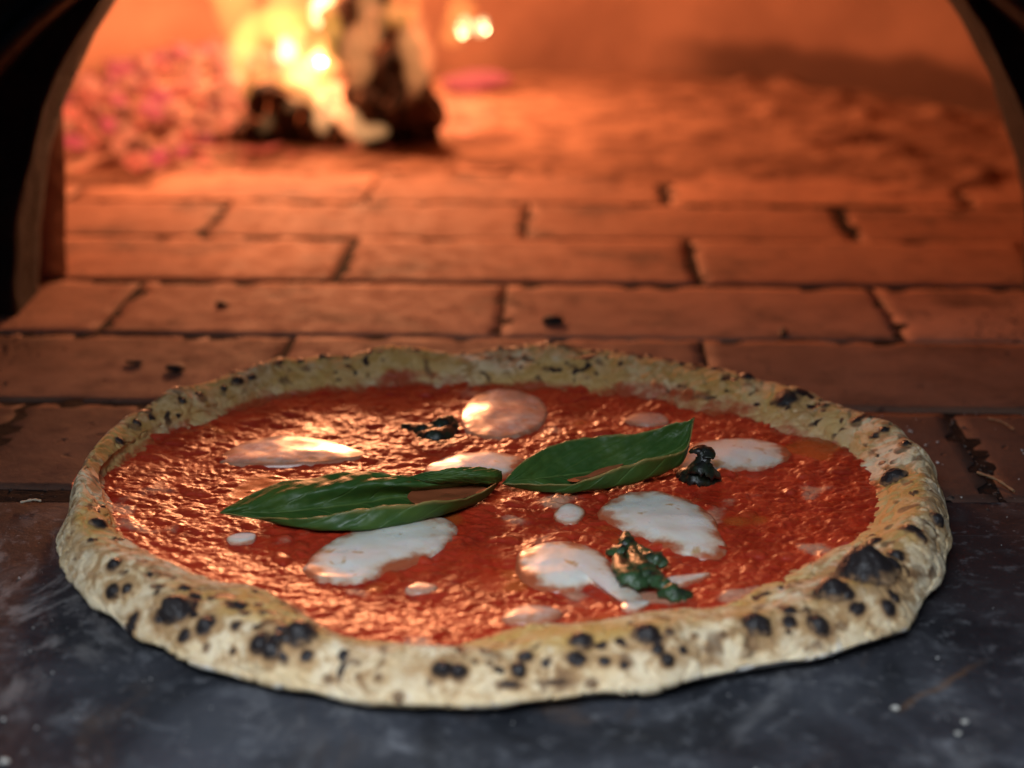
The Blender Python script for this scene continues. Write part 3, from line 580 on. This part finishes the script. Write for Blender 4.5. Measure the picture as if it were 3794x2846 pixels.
for (a, v, rx, ry, st) in SPOTS:
    ia = int(round((a + math.pi) / (2 * math.pi) * NA)) % NA; iv = int(round(v * (NV - 1)))
    c = P[ia, iv]; nrm = Nn[ia, iv]; tx = np.array([-math.sin(a), math.cos(a), 0]); ty = np.cross(nrm, tx)
    rx, ry = rx / 1000 * 1.15, ry / 1000 * 1.45
    span = int(max(rx, ry) * 3 / .00064) + 4
    ids = np.arange(ia - span, ia + span) % NA
    d = P[ids] - c
    # the picture's horizontal is nearly tangential at the front, radial at the sides
    k = abs(math.sin(a)); ax, ay = rx * k + ry * (1 - k), ry * k + rx * (1 - k)
    wv = 1 + .28 * fbm(P[ids] * 330 + a * 10, 2)
    q = np.sqrt((d @ tx / ax) ** 2 + (d @ ty / ay) ** 2 + (d @ nrm / (max(ax, ay) * 1.3)) ** 2) * wv
    char[ids] = np.maximum(char[ids], st * sstep(1.55, .60, q)); brown[ids] = np.maximum(brown[ids], 1.0 * st * sstep(2.7, .9, q))
    if st >= .9 and rx >= .0017: big.append((a, ia, iv, ax, ay, tx, ty)); disp[ids] += .12 * min(ax, ay) * sstep(1.4, .3, q)
    else: disp[ids] += .40 * min(ax, ay, .003) * sstep(1.2, .1, q)
fr = gnoise(P * 190 + 77)
char = np.maximum(char, .80 * sstep(.26, .48, fr) * topz * sstep(-.25, .3, gnoise(P * 38 + 5)))
char = np.maximum(char, .42 * sstep(.25, .55, gnoise(P * 120 + 27)) * topz)
rearside = sstep(.0, .6, np.sin(aA))[:, None]
char = np.maximum(char, .95 * rearside * sstep(-.12, .22, gnoise(P * 170 + 12)) * (sstep(.38, .5, vV) * sstep(.66, .58, vV))[None])
brown = np.maximum(brown, (.30 + .55 * fbm(P * 32 + 15, 3)) * topz)
brown = np.maximum(brown, .8 * sstep(.12, .42, gnoise(P * 150 + 19)) * topz * (.6 + .6 * sstep(-.3, .3, gnoise(P * 30 + 8))))
brown = np.maximum(brown, .75 * rearside * (sstep(.3, .48, vV) * sstep(.72, .6, vV))[None])
oil = (sstep(.46, .66, vV))[None] * (.72 + .9 * fbm(P * 30 + 44, 2))
red = np.maximum(sstep(.80, .90, vV)[None] * (.62 + 1.1 * fbm(P * 26 + 81, 3)), .9 * rearside * sstep(.66, .84, vV)[None] * (.45 + 1.3 * fbm(P * 24 + 83, 3)))
flour = (sstep(.42, .22, vV))[None] * (.55 + .7 * fbm(P * 24 + 51, 2))
P2 = P + Nn * (disp * free)[..., None]
P2[..., 2] = np.maximum(P2[..., 2], .0004)
crust = link('crust', mesh_np('crust', P2.reshape(-1, 3), grid_faces(NA, NV, True), attrs=dict(char=char, brown=brown, oil=oil, red=red, flour=flour, top=np.broadcast_to(topz, char.shape) + 0.)), CRUST, pizza)
# charred blisters standing up from the crust
for n, (a, ia, iv, ax, ay, tx, ty) in enumerate(big):
    nr, nt = 12, 32
    c = P2[ia, iv]; nrm = Nn[ia, iv]
    rr = np.linspace(0, 1.12, nr); th = np.linspace(0, 2 * math.pi, nt, endpoint=False)
    RR, TH = np.meshgrid(rr, th, indexing='ij')
    wob = 1 + .16 * gnoise(np.stack([np.cos(TH) * 1.3, np.sin(TH) * 1.3, TH * 0 + n * 3.7], -1))
    hh = (1.05 if ax > .006 else .80) * min(ax, ay) * random.uniform(.75, 1.1)
    x = ax * RR * wob * np.cos(TH); y = ay * RR * wob * np.sin(TH)
    z = hh * np.clip(1 - RR ** 2.2, -.35, 1) ** 1
    sk = random.uniform(-.25, .25)
    z = z * (1 + sk * np.cos(TH) * RR)
    q = c + x[..., None] * tx + y[..., None] * ty + z[..., None] * nrm - nrm * hh * .10
    q = q + (nrm * (.10 * hh * gnoise(q * 420 + n) + .06 * hh * gnoise(q * 900))[..., None])
    ch = np.clip(1.05 - .55 * sstep(.55, 1.1, RR) + .25 * gnoise(np.stack([x * 500, y * 500, x * 0 + n], -1)), 0, 1)
    z0 = np.zeros_like(RR)
    me = mesh_np('blister', q.reshape(-1, 3), np.concatenate([grid_faces(nr, nt), np.stack([np.arange(nr - 1) * nt + nt - 1, np.arange(1, nr) * nt + nt - 1, np.arange(1, nr) * nt, np.arange(nr - 1) * nt], -1)]),
                 attrs=dict(char=ch, brown=z0 + .6, oil=z0, red=z0, flour=z0, top=z0 + 1))
    link('blister', me, CRUST, crust)

def sauce_level(x, y):
    r = np.hypot(x, y); a = np.arctan2(y, x)
    e = r / (periodic(R_IN, a) / 1000)
    return .0068 + .0024 * sstep(.78, 1.03, e) + .0007 * gnoise(np.stack([x * 30, y * 30, x * 0 + 2], -1)), e
ng = 680
gx = np.linspace(-.185, .185, ng); GX, GY = np.meshgrid(gx, gx, indexing='ij')
lev, ed = sauce_level(GX, GY)
q = np.stack([GX, GY, GX * 0], -1)
smooth_zone = sstep(.12, .55, fbm(q * 26 + 3, 3))                        # oily pools between the pulp
pulp = np.zeros((ng, ng)); step = gx[1] - gx[0]
dens = np.clip(.62 + .9 * fbm(q * 34 + 71, 3) - .8 * smooth_zone, .03, 1)
rs = np.random.default_rng(21)
GXW = GX + .0011 * gnoise(q * 230 + 7) + .0005 * gnoise(q * 600 + 1); GYW = GY + .0011 * gnoise(q * 230 + 37) + .0005 * gnoise(q * 600 + 11)   # ragged, not round
for _ in range(19000):
    x0, y0 = rs.uniform(-.17, .17, 2); i0, j0 = int((x0 + .185) / step), int((y0 + .185) / step)
    if rs.random() > dens[i0, j0]: continue
    r = min(.0005 + rs.exponential(.00055), .0034); el = rs.uniform(1, 2.4); an = rs.normal() * .7; w = int(r * el / step) + 2
    a0, a1, b0, b1 = max(i0 - w, 0), min(i0 + w + 1, ng), max(j0 - w, 0), min(j0 + w + 1, ng)
    X, Y = GXW[a0:a1, b0:b1] - GXW[i0, j0], GYW[a0:a1, b0:b1] - GYW[i0, j0]
    U, W = (X * math.cos(an) + Y * math.sin(an)) / el, -X * math.sin(an) + Y * math.cos(an)
    hgt = r * rs.uniform(.22, .55) * np.sqrt(np.clip(1 - (U * U + W * W) / r ** 2, 0, 1))
    pulp[a0:a1, b0:b1] = np.maximum(pulp[a0:a1, b0:b1], hgt)
for _ in range(2): pulp = (pulp * 2 + np.roll(pulp, 1, 0) + np.roll(pulp, -1, 0) + np.roll(pulp, 1, 1) + np.roll(pulp, -1, 1)) / 6
und = .0012 * fbm(q * 38 + 5, 3) + .0006 * fbm(q * 120 + 8, 2)
grain = (.00026 * gnoise(q * 420 + 2) + .00018 * gnoise(q * 900 + 6)) * (1 - smooth_zone)
lvl = lev + und * (1 - .6 * smooth_zone) + pulp + grain + .00015 * gnoise(q * 70 + 33)
oil_a = smooth_zone * .9
milk = np.maximum(sstep(.18, .5, fbm(q * 30 + 91, 3)), .4 * sstep(.3, .7, gnoise(q * 85 + 14))) * (1 - .5 * smooth_zone)
verts = np.stack([GX, GY, lvl], -1).reshape(-1, 3)
F = grid_faces(ng, ng)
keep = (ed.reshape(-1)[F] < 1.10).all(1); F = F[keep]
used = np.unique(F); remap = np.full(ng * ng, -1); remap[used] = np.arange(len(used))
link('tomato_sauce', mesh_np('tomato_sauce', verts[used], remap[F], attrs=dict(oil=oil_a.reshape(-1)[used], milk=milk.reshape(-1)[used], pulp=np.clip(pulp.reshape(-1)[used] / .0012, 0, 1))), SAUCE, pizza)

THICK = dict(front_left=(.0036, 0), front_centre=(.0042, 0), right_centre=(.0034, .05), right_back=(.0034, .1), under_basil=(.0042, .1), back=(.0028, .75), left=(.0022, .70),
             small_centre=(.0016, .4), bit_left=(.0014, .35), bit_back=(.0014, .75), bit_front=(.0012, .7), patch_front=(.0022, .7), tail_front=(.0016, .45), bit_right=(.0016, .55))
for n, (key, pts) in enumerate(CHEESE.items()):
    hgt, thin = THICK[key]; hgt *= .58
    o = closed_curve(np.array(pts) - OFF[:2], 160)
    c = o.mean(0); nr = 34; s = np.linspace(0, 1.06, nr)
    G = c + (o - c)[None] * s[:, None, None]
    lv, _ = sauce_level(G[..., 0], G[..., 1])
    q = np.concatenate([G, np.full(G.shape[:2] + (1,), n * 3.)], -1)
    S_ = np.clip(s, 0, 1)[:, None] + .10 * fbm(q * 130, 2) * sstep(.4, .9, s)[:, None]
    dome_h = hgt * (np.clip(1 - np.clip(S_, 0, 1) ** 2.6, 0, 1)) ** .85
    z = lv + .0010 + dome_h + .0005 * fbm(q * 60 + 7, 3) * sstep(1.06, .6, s)[:, None] + .0004 * gnoise(q * 95) - .0030 * sstep(.94, 1.06, s)[:, None]
    V = np.concatenate([G, z[..., None]], -1)
    F = grid_faces(nr, 160); k = np.arange(nr - 1)
    F = np.concatenate([F, np.stack([k * 160 + 159, (k + 1) * 160 + 159, (k + 1) * 160, k * 160], -1)])[:, ::-1]
    me = mesh_np('mozzarella', V.reshape(-1, 3), F[:, ::-1], attrs=dict(edge=np.broadcast_to(S_, z.shape) + 0., thin=np.full(z.shape, thin) + .25 * fbm(q * 45, 2)))
    link('mozzarella', me, CHEESEM, pizza)

# ------------------------------------------------------------------ basil
def leaf_mesh(name, ctl, ns=110, nt=48, seed=0, amp=.0010):
    C_ = np.array(ctl)                                                # stations x 5 x 3
    s = np.linspace(0, 1, ns); t = np.linspace(0, 1, nt)
    A_ = catmull(C_, s)                                               # ns x 5 x 3
    B_ = catmull(A_.transpose(1, 0, 2), t).transpose(1, 0, 2)         # ns x nt x 3
    S_, T_ = np.meshgrid(s, t, indexing='ij')
    fade = np.sin(np.pi * S_) ** .5
    w = gnoise(np.stack([S_ * 7 + seed, T_ * 2, S_ * 0], -1)) * amp + gnoise(np.stack([S_ * 16 + seed, T_ * 5, S_ * 0 + 4], -1)) * amp * .4
    edge = sstep(.32, .5, np.abs(T_ - .5)); w = w * (1 + 1.2 * edge)
    ph = (S_ * 8.0 - np.abs(T_ - .5) * 5.5) % 1 - .5
    w = w - .0006 * np.exp(-(ph / .12) ** 2) + .00055 * np.cos(ph * 2 * np.pi) * (1 - .6 * np.exp(-((np.abs(T_ - .5)) / .06) ** 2)) + .0004 * gnoise(np.stack([S_ * 38 + seed, T_ * 17, S_ * 0 + 9], -1))
    B_ = B_ + (w * fade)[..., None] * np.array([0, -.55, .83])
    return mesh_np(name, B_.reshape(-1, 3), grid_faces(ns, nt), attrs=dict(ls=S_, lt=T_))
def leaf(name, me, parent=None, **kw):
    o = link(name, me, LEAF, parent, **kw)
    m = o.modifiers.new('thickness', 'SOLIDIFY'); m.thickness = .00045; m.offset = 0
    return o
def pool(name, pts, parent, off, seed):
    o = closed_curve(np.array(pts)[:, :2], 96); z = closed_curve(np.array(pts), 96)[:, 2]
    c = o.mean(0); nr = 14; s = np.linspace(0, 1, nr)
    G = c + (o - c)[None] * s[:, None, None]
    zz = z.mean() + (z - z.mean())[None] * s[:, None] - .0007 * (1 - s[:, None]) + .00035 * gnoise(np.concatenate([G * 160, np.full((nr, 96, 1), seed)], -1))
    V = np.concatenate([G, zz[..., None]], -1) - np.array(off)
    F = grid_faces(nr, 96); k = np.arange(nr - 1)
    F = np.concatenate([F, np.stack([k * 96 + 95, (k + 1) * 96 + 95, (k + 1) * 96, k * 96], -1)])
    return link(name, mesh_np(name, V.reshape(-1, 3), F), OIL, parent)
def leaf_thing(ctl, label, seed):
    base = np.array(ctl).reshape(-1, 3).mean(0); base[2] = .008
    t = bpy.data.objects.new('basil_leaf', None); col.objects.link(t); t.location = base; t.empty_display_size = .02
    tag(t, label, 'basil leaf', 'fresh basil leaves in the middle of the pizza')
    leaf('blade', leaf_mesh('blade', np.array(ctl) - base, seed=seed), t)
    return t, base
ta, ba = leaf_thing(LEAF_A, 'big cupped green basil leaf lying over a white cheese piece, holding oil', 2)
leaf('folded_flap', leaf_mesh('folded_flap', np.array(LEAF_FLAP) - ba, 60, 30, 9, .0003), ta)
pool('oil_pool', OIL_A, ta, ba, 1.5)
tb, bb = leaf_thing(LEAF_B, 'folded green basil leaf with its pointed tip raised toward the rim', 5)
pool('oil_pool', OIL_B, tb, bb, 4.5)

def ribbons(name, lines, widths, seed):
    Vs, Fs, k = [], [], 0
    for li, (ln, wd) in enumerate(zip(lines, widths)):
        ns, nt = 26, 9
        C_ = catmull(np.array(ln), np.linspace(0, 1, ns))
        tan = np.gradient(C_, axis=0); tan /= np.linalg.norm(tan, axis=1)[:, None]
        sd = np.cross(tan, np.array([0, -.35, .94])); sd /= np.linalg.norm(sd, axis=1)[:, None]
        up = np.cross(sd, tan)
        t = np.linspace(-1, 1, nt); w = wd * np.sin(np.linspace(.25, 2.85, ns)) ** .7
        w = w * (1 + .45 * gnoise(np.stack([np.arange(ns) * .5, np.full(ns, seed), np.full(ns, li * 2.)], -1)))
        Pp = C_[:, None] + sd[:, None] * (w[:, None] * t[None])[..., None]
        nz = gnoise(Pp * 300 + seed * 3) * .0009 + gnoise(Pp * 800 + seed) * .0004
        Pp = Pp + up[:, None] * (nz - (t[None] ** 2) * w[:, None] * .55)[..., None]
        Vs.append(Pp.reshape(-1, 3)); Fs.append(grid_faces(ns, nt) + k); k += ns * nt
    return mesh_np(name, np.concatenate(Vs), np.concatenate(Fs))
for lines, wd, mt, label, sd in (
        (W_BACK, (.0036, .0042, .0036), WILTD, 'small wilted basil scrap on the sauce beside the rear cheese piece', 1),
        (W_RIGHT, (.0042, .005, .005, .004), WILTD, 'blackened shrivelled basil leaf standing up by the fresh leaf tip', 2),
        (W_FRONT, (.0030, .0032, .0044, .0042, .0038, .0036), WILT, 'crumpled dark green basil leaf between two white cheese pieces near the front', 3)):
    me = ribbons('wilted_basil', lines, wd, sd)
    o = link('wilted_basil', me, mt, label=label, cat='basil leaf', group='wilted basil leaves on the pizza')
    m = o.modifiers.new('thickness', 'SOLIDIFY'); m.thickness = .0006

# ------------------------------------------------------------------ fire: ash, embers, logs, flames
def ash_bed():
    n = 120; x = np.linspace(-.46, .06, n); y = np.linspace(1.26, 1.80, n); X, Y = np.meshgrid(x, y, indexing='ij')
    m = np.exp(-(((X + .30) / .13) ** 2 + ((Y - 1.55) / .17) ** 2)) * .055 + np.exp(-(((X + .12) / .10) ** 2 + ((Y - 1.56) / .13) ** 2)) * .022
    q = np.stack([X * 30, Y * 30, X * 0], -1)
    Z = m + .010 * fbm(q, 4) * sstep(.002, .02, m) - .006
    F = grid_faces(n, n)
    r = np.hypot(X - .02, Y - 1.34).reshape(-1)
    F = F[(r[F] < .50).all(1) & (Z.reshape(-1)[F] > -.008).all(1)]
    return mesh_np('ash_bed', np.stack([X, Y, Z], -1).reshape(-1, 3), F)
def ash_sheet():
    n = 220; x = np.linspace(-.52, .56, n); y = np.linspace(1.16, 1.88, n); X, Y = np.meshgrid(x, y, indexing='ij'); q = np.stack([X, Y, X * 0], -1)
    cover = sstep(1.20, 1.36, Y + .10 * fbm(q * 8 + 3, 3) + .02 * fbm(q * 40, 2))
    right = sstep(.10, .30, X)
    lump = np.clip(gnoise(q * 26 + 5), 0, 1) ** 1.5 * .016 * right * sstep(1.12, 1.3, Y) + .0030 * fbm(q * 30 + 9, 4)
    Z = -.004 + .0055 * cover + lump
    F = grid_faces(n, n); r = np.hypot(X - .02, Y - 1.36).reshape(-1)
    F = F[(r[F] < .525).all(1) & (Z.reshape(-1)[F] > -.0045).all(1)]
    return mesh_np('ash_layer', np.stack([X, Y, Z], -1).reshape(-1, 3), F)
link('ash_layer', ash_sheet(), m_floor_ash(), label='thin reddish ash and rubble spread over the rear oven floor', cat='ash', kind='stuff')
link('ash_bed', ash_bed(), ASH, label='pale mound of wood ash under the embers', cat='ash', kind='stuff')
def ash_z(x, y):
    return math.exp(-(((x + .30) / .13) ** 2 + ((y - 1.55) / .17) ** 2)) * .055 + math.exp(-(((x + .12) / .10) ** 2 + ((y - 1.56) / .13) ** 2)) * .022

def lump_mesh(name, seed, sub=3, rough=.35, squash=(1, 1, .75)):
    bm = bmesh.new(); bmesh.ops.create_icosphere(bm, subdivisions=sub, radius=1)
    co = np.array([v.co[:] for v in bm.verts])
    d = 1 + rough * fbm(co * 1.3 + seed * 9, 3)
    # flatten a few planes so it reads as broken charcoal
    rg = np.random.default_rng(seed)
    co = co * d[:, None]
    for _ in range(6):
        nn = rg.normal(size=3); nn /= np.linalg.norm(nn); h = rg.uniform(.55, .8)
        dd = co @ nn; co = co - np.clip(dd - h, 0, None)[:, None] * nn
    co = co * np.array(squash)
    for v, c in zip(bm.verts, co): v.co = c
    me = bpy.data.meshes.new(name); bm.to_mesh(me); bm.free(); me.polygons.foreach_set('use_smooth', [True] * len(me.polygons)); return me
EMB = [m_ember(0, (1, .14, .06, 1), .85), m_ember(1, (1, .10, .095, 1), .7), m_ember(2, (1, .20, .08, 1), .8)]
coal_meshes = []
for i in range(9):
    me = lump_mesh('ember', 20 + i); me.materials.append(EMB[i % 3]); coal_meshes.append(me)
rg = random.Random(3); placed = []
tries = 0
while len(placed) < 120 and tries < 6000:
    tries += 1
    x = rg.gauss(-.29, .085); y = rg.gauss(1.50, .11); r = rg.uniform(.006, .0125)
    if math.hypot(x - .02, y - 1.34) > .455 or x > -.16 or y < 1.29 or (x > -.24 and y < 1.44): continue
    if any(math.hypot(x - a, y - b) < (r + c) * .8 for a, b, c in placed): continue
    placed.append((x, y, r))
for i, (x, y, r) in enumerate(placed):
    o = link('ember', coal_meshes[i % 9], None, label='glowing red ember in the heap beside the burning logs', cat='ember', group='embers heaped beside the fire')
    o.location = (x, y, ash_z(x, y) + r * .55); o.scale = (r, r, r); o.rotation_euler = (rg.uniform(-.3, .3), rg.uniform(-.3, .3), rg.uniform(0, 6.28))
me = lump_mesh('red_ember', 55, squash=(1.9, 1, .5)); me.materials.append(EMB[1])
o = link('ember', me, None, label='flat red ember lying alone behind the leaning log', cat='ember'); o.location = (-.035, 1.70, .012); o.scale = (.020, .022, .022)

def log_mesh(name, p0, p1, ra, rb, seed):
    n, m = 40, 28
    p0, p1 = np.array(p0, float), np.array(p1, float); d = p1 - p0; L = np.linalg.norm(d); d /= L
    x = np.cross(d, [0, 0, 1]); x /= np.linalg.norm(x); y = np.cross(x, d)
    s = np.concatenate([[0, 0, 0], np.linspace(0, 1, n), [1, 1, 1]]); k = np.concatenate([[0, .45, .85], np.ones(n), [.85, .45, 0]])
    th = np.linspace(0, 2 * math.pi, m, endpoint=False)
    cs = 1 + .22 * np.cos(3 * th + seed) + .10 * np.cos(5 * th + seed * 2)          # split, wedge-like section
    S_, T_ = np.meshgrid(s, th, indexing='ij'); K = k[:, None] * cs[None]
    P_ = p0 + S_[..., None] * d * L + (K * ra * np.cos(T_))[..., None] * x + (K * rb * np.sin(T_))[..., None] * y
    P_ = P_ + fbm(P_ * 35 + seed, 4)[..., None] * .020 * ((P_ - p0 - S_[..., None] * d * L) / max(ra, rb) + .25 * d * np.where(S_ < .5, -1, 1)[..., None])
    nu = len(s)
    V = P_.reshape(-1, 3); F = grid_faces(nu, m); kk = np.arange(nu - 1)
    F = np.concatenate([F, np.stack([kk * m + m - 1, (kk + 1) * m + m - 1, (kk + 1) * m, kk * m], -1)])
    return V, F
for p0, p1, ra, rb, sd, label in (
        ((-.190, 1.383, .018), (-.215, 1.52, .020), .040, .028, 1.0, 'low charred log wedge lying at the front of the fire'),
        ((-.088, 1.400, .016), (-.132, 1.490, .108), .036, .030, 2.3, 'big charred log leaning upright in the flames'),
        ):
    base = np.array([p0[0], p0[1], 0]); V, F = log_mesh('firewood', p0, p1, ra, rb, sd)
    link('firewood', mesh_np('firewood', V - base, F), WOOD, loc=base, label=label, cat='log', group='logs burning in the oven')

FM = [m_flame('flame_yellow', (1, .45, .085, 1), 42), m_flame('flame_white', (1, .80, .38, 1), 190), m_flame('flame_orange', (1, .36, .085, 1), 26), m_flame('flame_pale', (1, .46, .18, 1), 50), m_flame('flame_peach', (1, .36, .12, 1), 26)]
FSET = [(0, .016), (0, .018), (2, .030), (3, .011), (3, .012), (4, .016), (2, .016), (1, .0095), (1, .0085), (1, .0075), (1, .0075), (1, .012), (3, .011), (2, .034), (0, .028), (2, .030)]
FSET[13:13] = [(0, .016), (2, .022), (4, .017), (3, .016), (2, .016)]
FLAMES += [[(-.20, 1.50, .06), (-.19, 1.53, .15), (-.16, 1.58, .25), (-.13, 1.62, .36)], [(-.13, 1.50, .10), (-.12, 1.53, .20), (-.10, 1.56, .30), (-.06, 1.56, .40)], [(-.24, 1.52, .06), (-.25, 1.55, .14), (-.22, 1.60, .24), (-.18, 1.64, .33)]]
fire = bpy.data.objects.new('fire', None); col.objects.link(fire); fire.location = (-.15, 1.45, .02); fire.empty_display_size = .05
tag(fire, 'yellow flames licking over the charred logs deep in the oven', 'fire')
for n, (pts, (mi, rad)) in enumerate(zip(FLAMES, FSET)):
    ns, m = 30, 16
    C_ = catmull(np.array(pts), np.linspace(0, 1, ns)) - np.array(fire.location)
    s = np.linspace(0, 1, ns); th = np.linspace(0, 2 * math.pi, m, endpoint=False)
    C_ = C_ + np.stack([gnoise(np.stack([s * 3, s * 0 + n, s * 0 + j * 5.], -1)) for j in range(3)], -1) * rad * .5
    tan = np.gradient(C_, axis=0); tan /= np.linalg.norm(tan, axis=1)[:, None] + 1e-9
    x = np.cross(tan, [0, 1, 0]); x /= np.linalg.norm(x, axis=1)[:, None] + 1e-9; y = np.cross(x, tan)
    w = rad * np.sin(np.pi * np.clip(s * .93 + .035, 0, 1)) ** .6 * (1 - .25 * s)
    w = w * (1 + .3 * gnoise(np.stack([s * 4, s * 0 + n * 2., s * 0], -1)))
    P_ = C_[:, None] + (w[:, None] * np.cos(th))[..., None] * x[:, None] + (w[:, None] * .8 * np.sin(th))[..., None] * y[:, None]
    V = np.concatenate([P_.reshape(-1, 3), C_[:1], C_[-1:]])
    F = grid_faces(ns, m).tolist(); kk = range(ns - 1)
    F += [[i * m + m - 1, (i + 1) * m + m - 1, (i + 1) * m, i * m] for i in kk]
    tri = [[j, (j + 1) % m, ns * m] for j in range(m)] + [[(ns - 1) * m + (j + 1) % m, (ns - 1) * m + j, ns * m + 1] for j in range(m)]
    me = bpy.data.meshes.new('flame'); me.from_pydata(V.tolist(), [], F + tri); me.update()
    bm = bmesh.new(); bm.from_mesh(me); bmesh.ops.recalc_face_normals(bm, faces=bm.faces[:]); bm.to_mesh(me); bm.free()
    link('flame', me, FM[mi], fire)

# ------------------------------------------------------------------ small loose things
CH = m_plain('charcoal_crumb', (.016, .013, .012), .7)
for (x, y, sx, sy, sz, lb) in ((-.173, .808, .0045, .006, .003, 'larger black charcoal crumb on the brick behind the rim on the left'),
                               (-.1964, .817, .0022, .0055, .002, 'thin black charcoal sliver beside the larger crumb'),
                               (-.1684, .924, .004, .005, .0025, 'small black crumb on the second brick row behind the pizza'),
                               (.0244, .890, .0075, .004, .004, 'charcoal crumb on the brick just behind the rear rim'),
                               (.1487, .870, .008, .003, .002, 'flat charcoal flake by the joint behind the rim on the right')):
    me = lump_mesh('charcoal_crumb', int(abs(x) * 1e4), 2)
    o = link('charcoal_crumb', me, CH, label=lb, cat='charcoal', group='charcoal crumbs on the oven floor'); o.location = (x, y, sz * .45); o.scale = (sx, sy, sz); o.rotation_euler = (0, 0, x * 9)
ST = m_plain('dry_straw', (.42, .24, .12), .7); STP = m_plain('pale_straw', (.70, .58, .42), .7)
for p0, p1, r, mt, lb in (((-.2031, .6309), (-.1950, .6325), .0005, STP, 'short pale straw on the slab left of the pizza'),
                          ((.2244, .7316), (.2321, .7167), .0005, ST, 'thin curved straw lying on the brick at the far right'),
                          ((.2010, .6639), (.2109, .6428), .0006, ST, 'reddish splinter across the joint right of the pizza')):
    p0, p1 = np.array([*p0, .0010]), np.array([*p1, .0010]); ns, m = 14, 6
    mid = (p0 + p1) / 2 + np.array([.0008, .0006, .0006])
    C_ = catmull(np.array([p0, mid, p1]), np.linspace(0, 1, ns)); base = p0.copy(); base[2] = 0
    tan = np.gradient(C_, axis=0); tan /= np.linalg.norm(tan, axis=1)[:, None]; x = np.cross(tan, [0, 0, 1]); x /= np.linalg.norm(x, axis=1)[:, None]; y = np.cross(x, tan)
    th = np.linspace(0, 2 * math.pi, m, endpoint=False); w = r * (1 + .3 * np.sin(np.arange(ns) * 1.7))
    P_ = C_[:, None] - base + (w[:, None] * np.cos(th))[..., None] * x[:, None] + (w[:, None] * np.sin(th))[..., None] * y[:, None]
    F = grid_faces(ns, m); kk = np.arange(ns - 1); F = np.concatenate([F, np.stack([kk * m + m - 1, (kk + 1) * m + m - 1, (kk + 1) * m, kk * m], -1)])
    link('straw', mesh_np('straw', P_.reshape(-1, 3), F), mt, loc=base, label=lb, cat='straw')
CRM = m_plain('bread_crumb', (.78, .74, .66), .85)
for x, y, r, lb in ((-.1529, .4354, .0019, 'white crumb on the dark slab in the near corner'), (.1228, .4669, .0016, 'white crumb at the end of the rusty scratch near the crust'),
                    (.1429, .4589, .0013, 'upper of two pale crumbs on the slab at the far right'), (.1389, .4519, .0012, 'lower of two pale crumbs on the slab at the far right')):
    me = lump_mesh('crumb', int(y * 1e4), 2, .5); o = link('crumb', me, CRM, label=lb, cat='crumb', group='crumbs on the slab'); o.location = (x, y, r * .35 - .001); o.scale = (r, r * .8, r * .7)

def scatter(name, mat, pts, seed, label, cat):
    rg = np.random.default_rng(seed)
    b = np.array([[1, 0, 0], [-1, 0, 0], [0, 1, 0], [0, -1, 0], [0, 0, 1], [0, 0, -1]], float)
    f = np.array([[0, 2, 4], [2, 1, 4], [1, 3, 4], [3, 0, 4], [2, 0, 5], [1, 2, 5], [3, 1, 5], [0, 3, 5]])
    Vs, Fs = [], []
    for k, (x, y, z, r) in enumerate(pts):
        M = np.array(Matrix.Rotation(rg.uniform(0, 6.28), 3, Vector(rg.normal(size=3))))
        v = (b * rg.uniform(.5, 1.3, size=(6, 1)) * r) @ M.T * np.array([1, 1, .75]) + np.array([x, y, z + r * .3])
        Vs.append(v); Fs.append(f + k * 6)
    link(name, mesh_np(name, np.concatenate(Vs), np.concatenate(Fs), smooth=False), mat, label=label, cat=cat, kind='stuff')
rg = np.random.default_rng(5); pts = []
for k in range(1500):                                                    # at the two feet of the arch
    s_ = -1 if k % 2 else 1
    x = s_ * (.288 + rg.normal() * .020) + (.012 if s_ > 0 else 0); y = .875 + rg.normal() * .038
    if y > .64: pts.append((x, y, -.001, abs(rg.normal()) * .0006 + .0002))
for k in range(900):                                                     # in the wide joint and along the front edge of the bricks
    if k % 3: t = rg.uniform(-.30, .30); x, y = t, .6415 - t * math.tan(A2) + rg.normal() * .0035
    else: t = rg.uniform(0, 1); p = e1 * (.1816 + rg.normal() * .0035) + e2 * (.64 + .11 * t); x, y = p
    pts.append((x, y, -.002, abs(rg.normal()) * .0006 + .0003))
scatter('grit', GRIT, pts, 2, 'dark grit gathered in the joints and at the feet of the arch', 'grit')
pts = [(rg.uniform(-.3, .3), rg.uniform(.38, .64), -.0011, abs(rg.normal()) ** 2 * .00015 + .00008) for _ in range(600)]
pts += [(rg.uniform(.15, .30), rg.uniform(.62, .75), -.0005, abs(rg.normal()) ** 2 * .00025 + .00012) for _ in range(160)]
pts = [p for p in pts if math.hypot(p[0] - CX, p[1] - CY) > .18]
scatter('flour_dust', m_plain('flour', (.62, .60, .57), .9), pts, 3, 'specks of white flour scattered on the dark slab', 'flour')
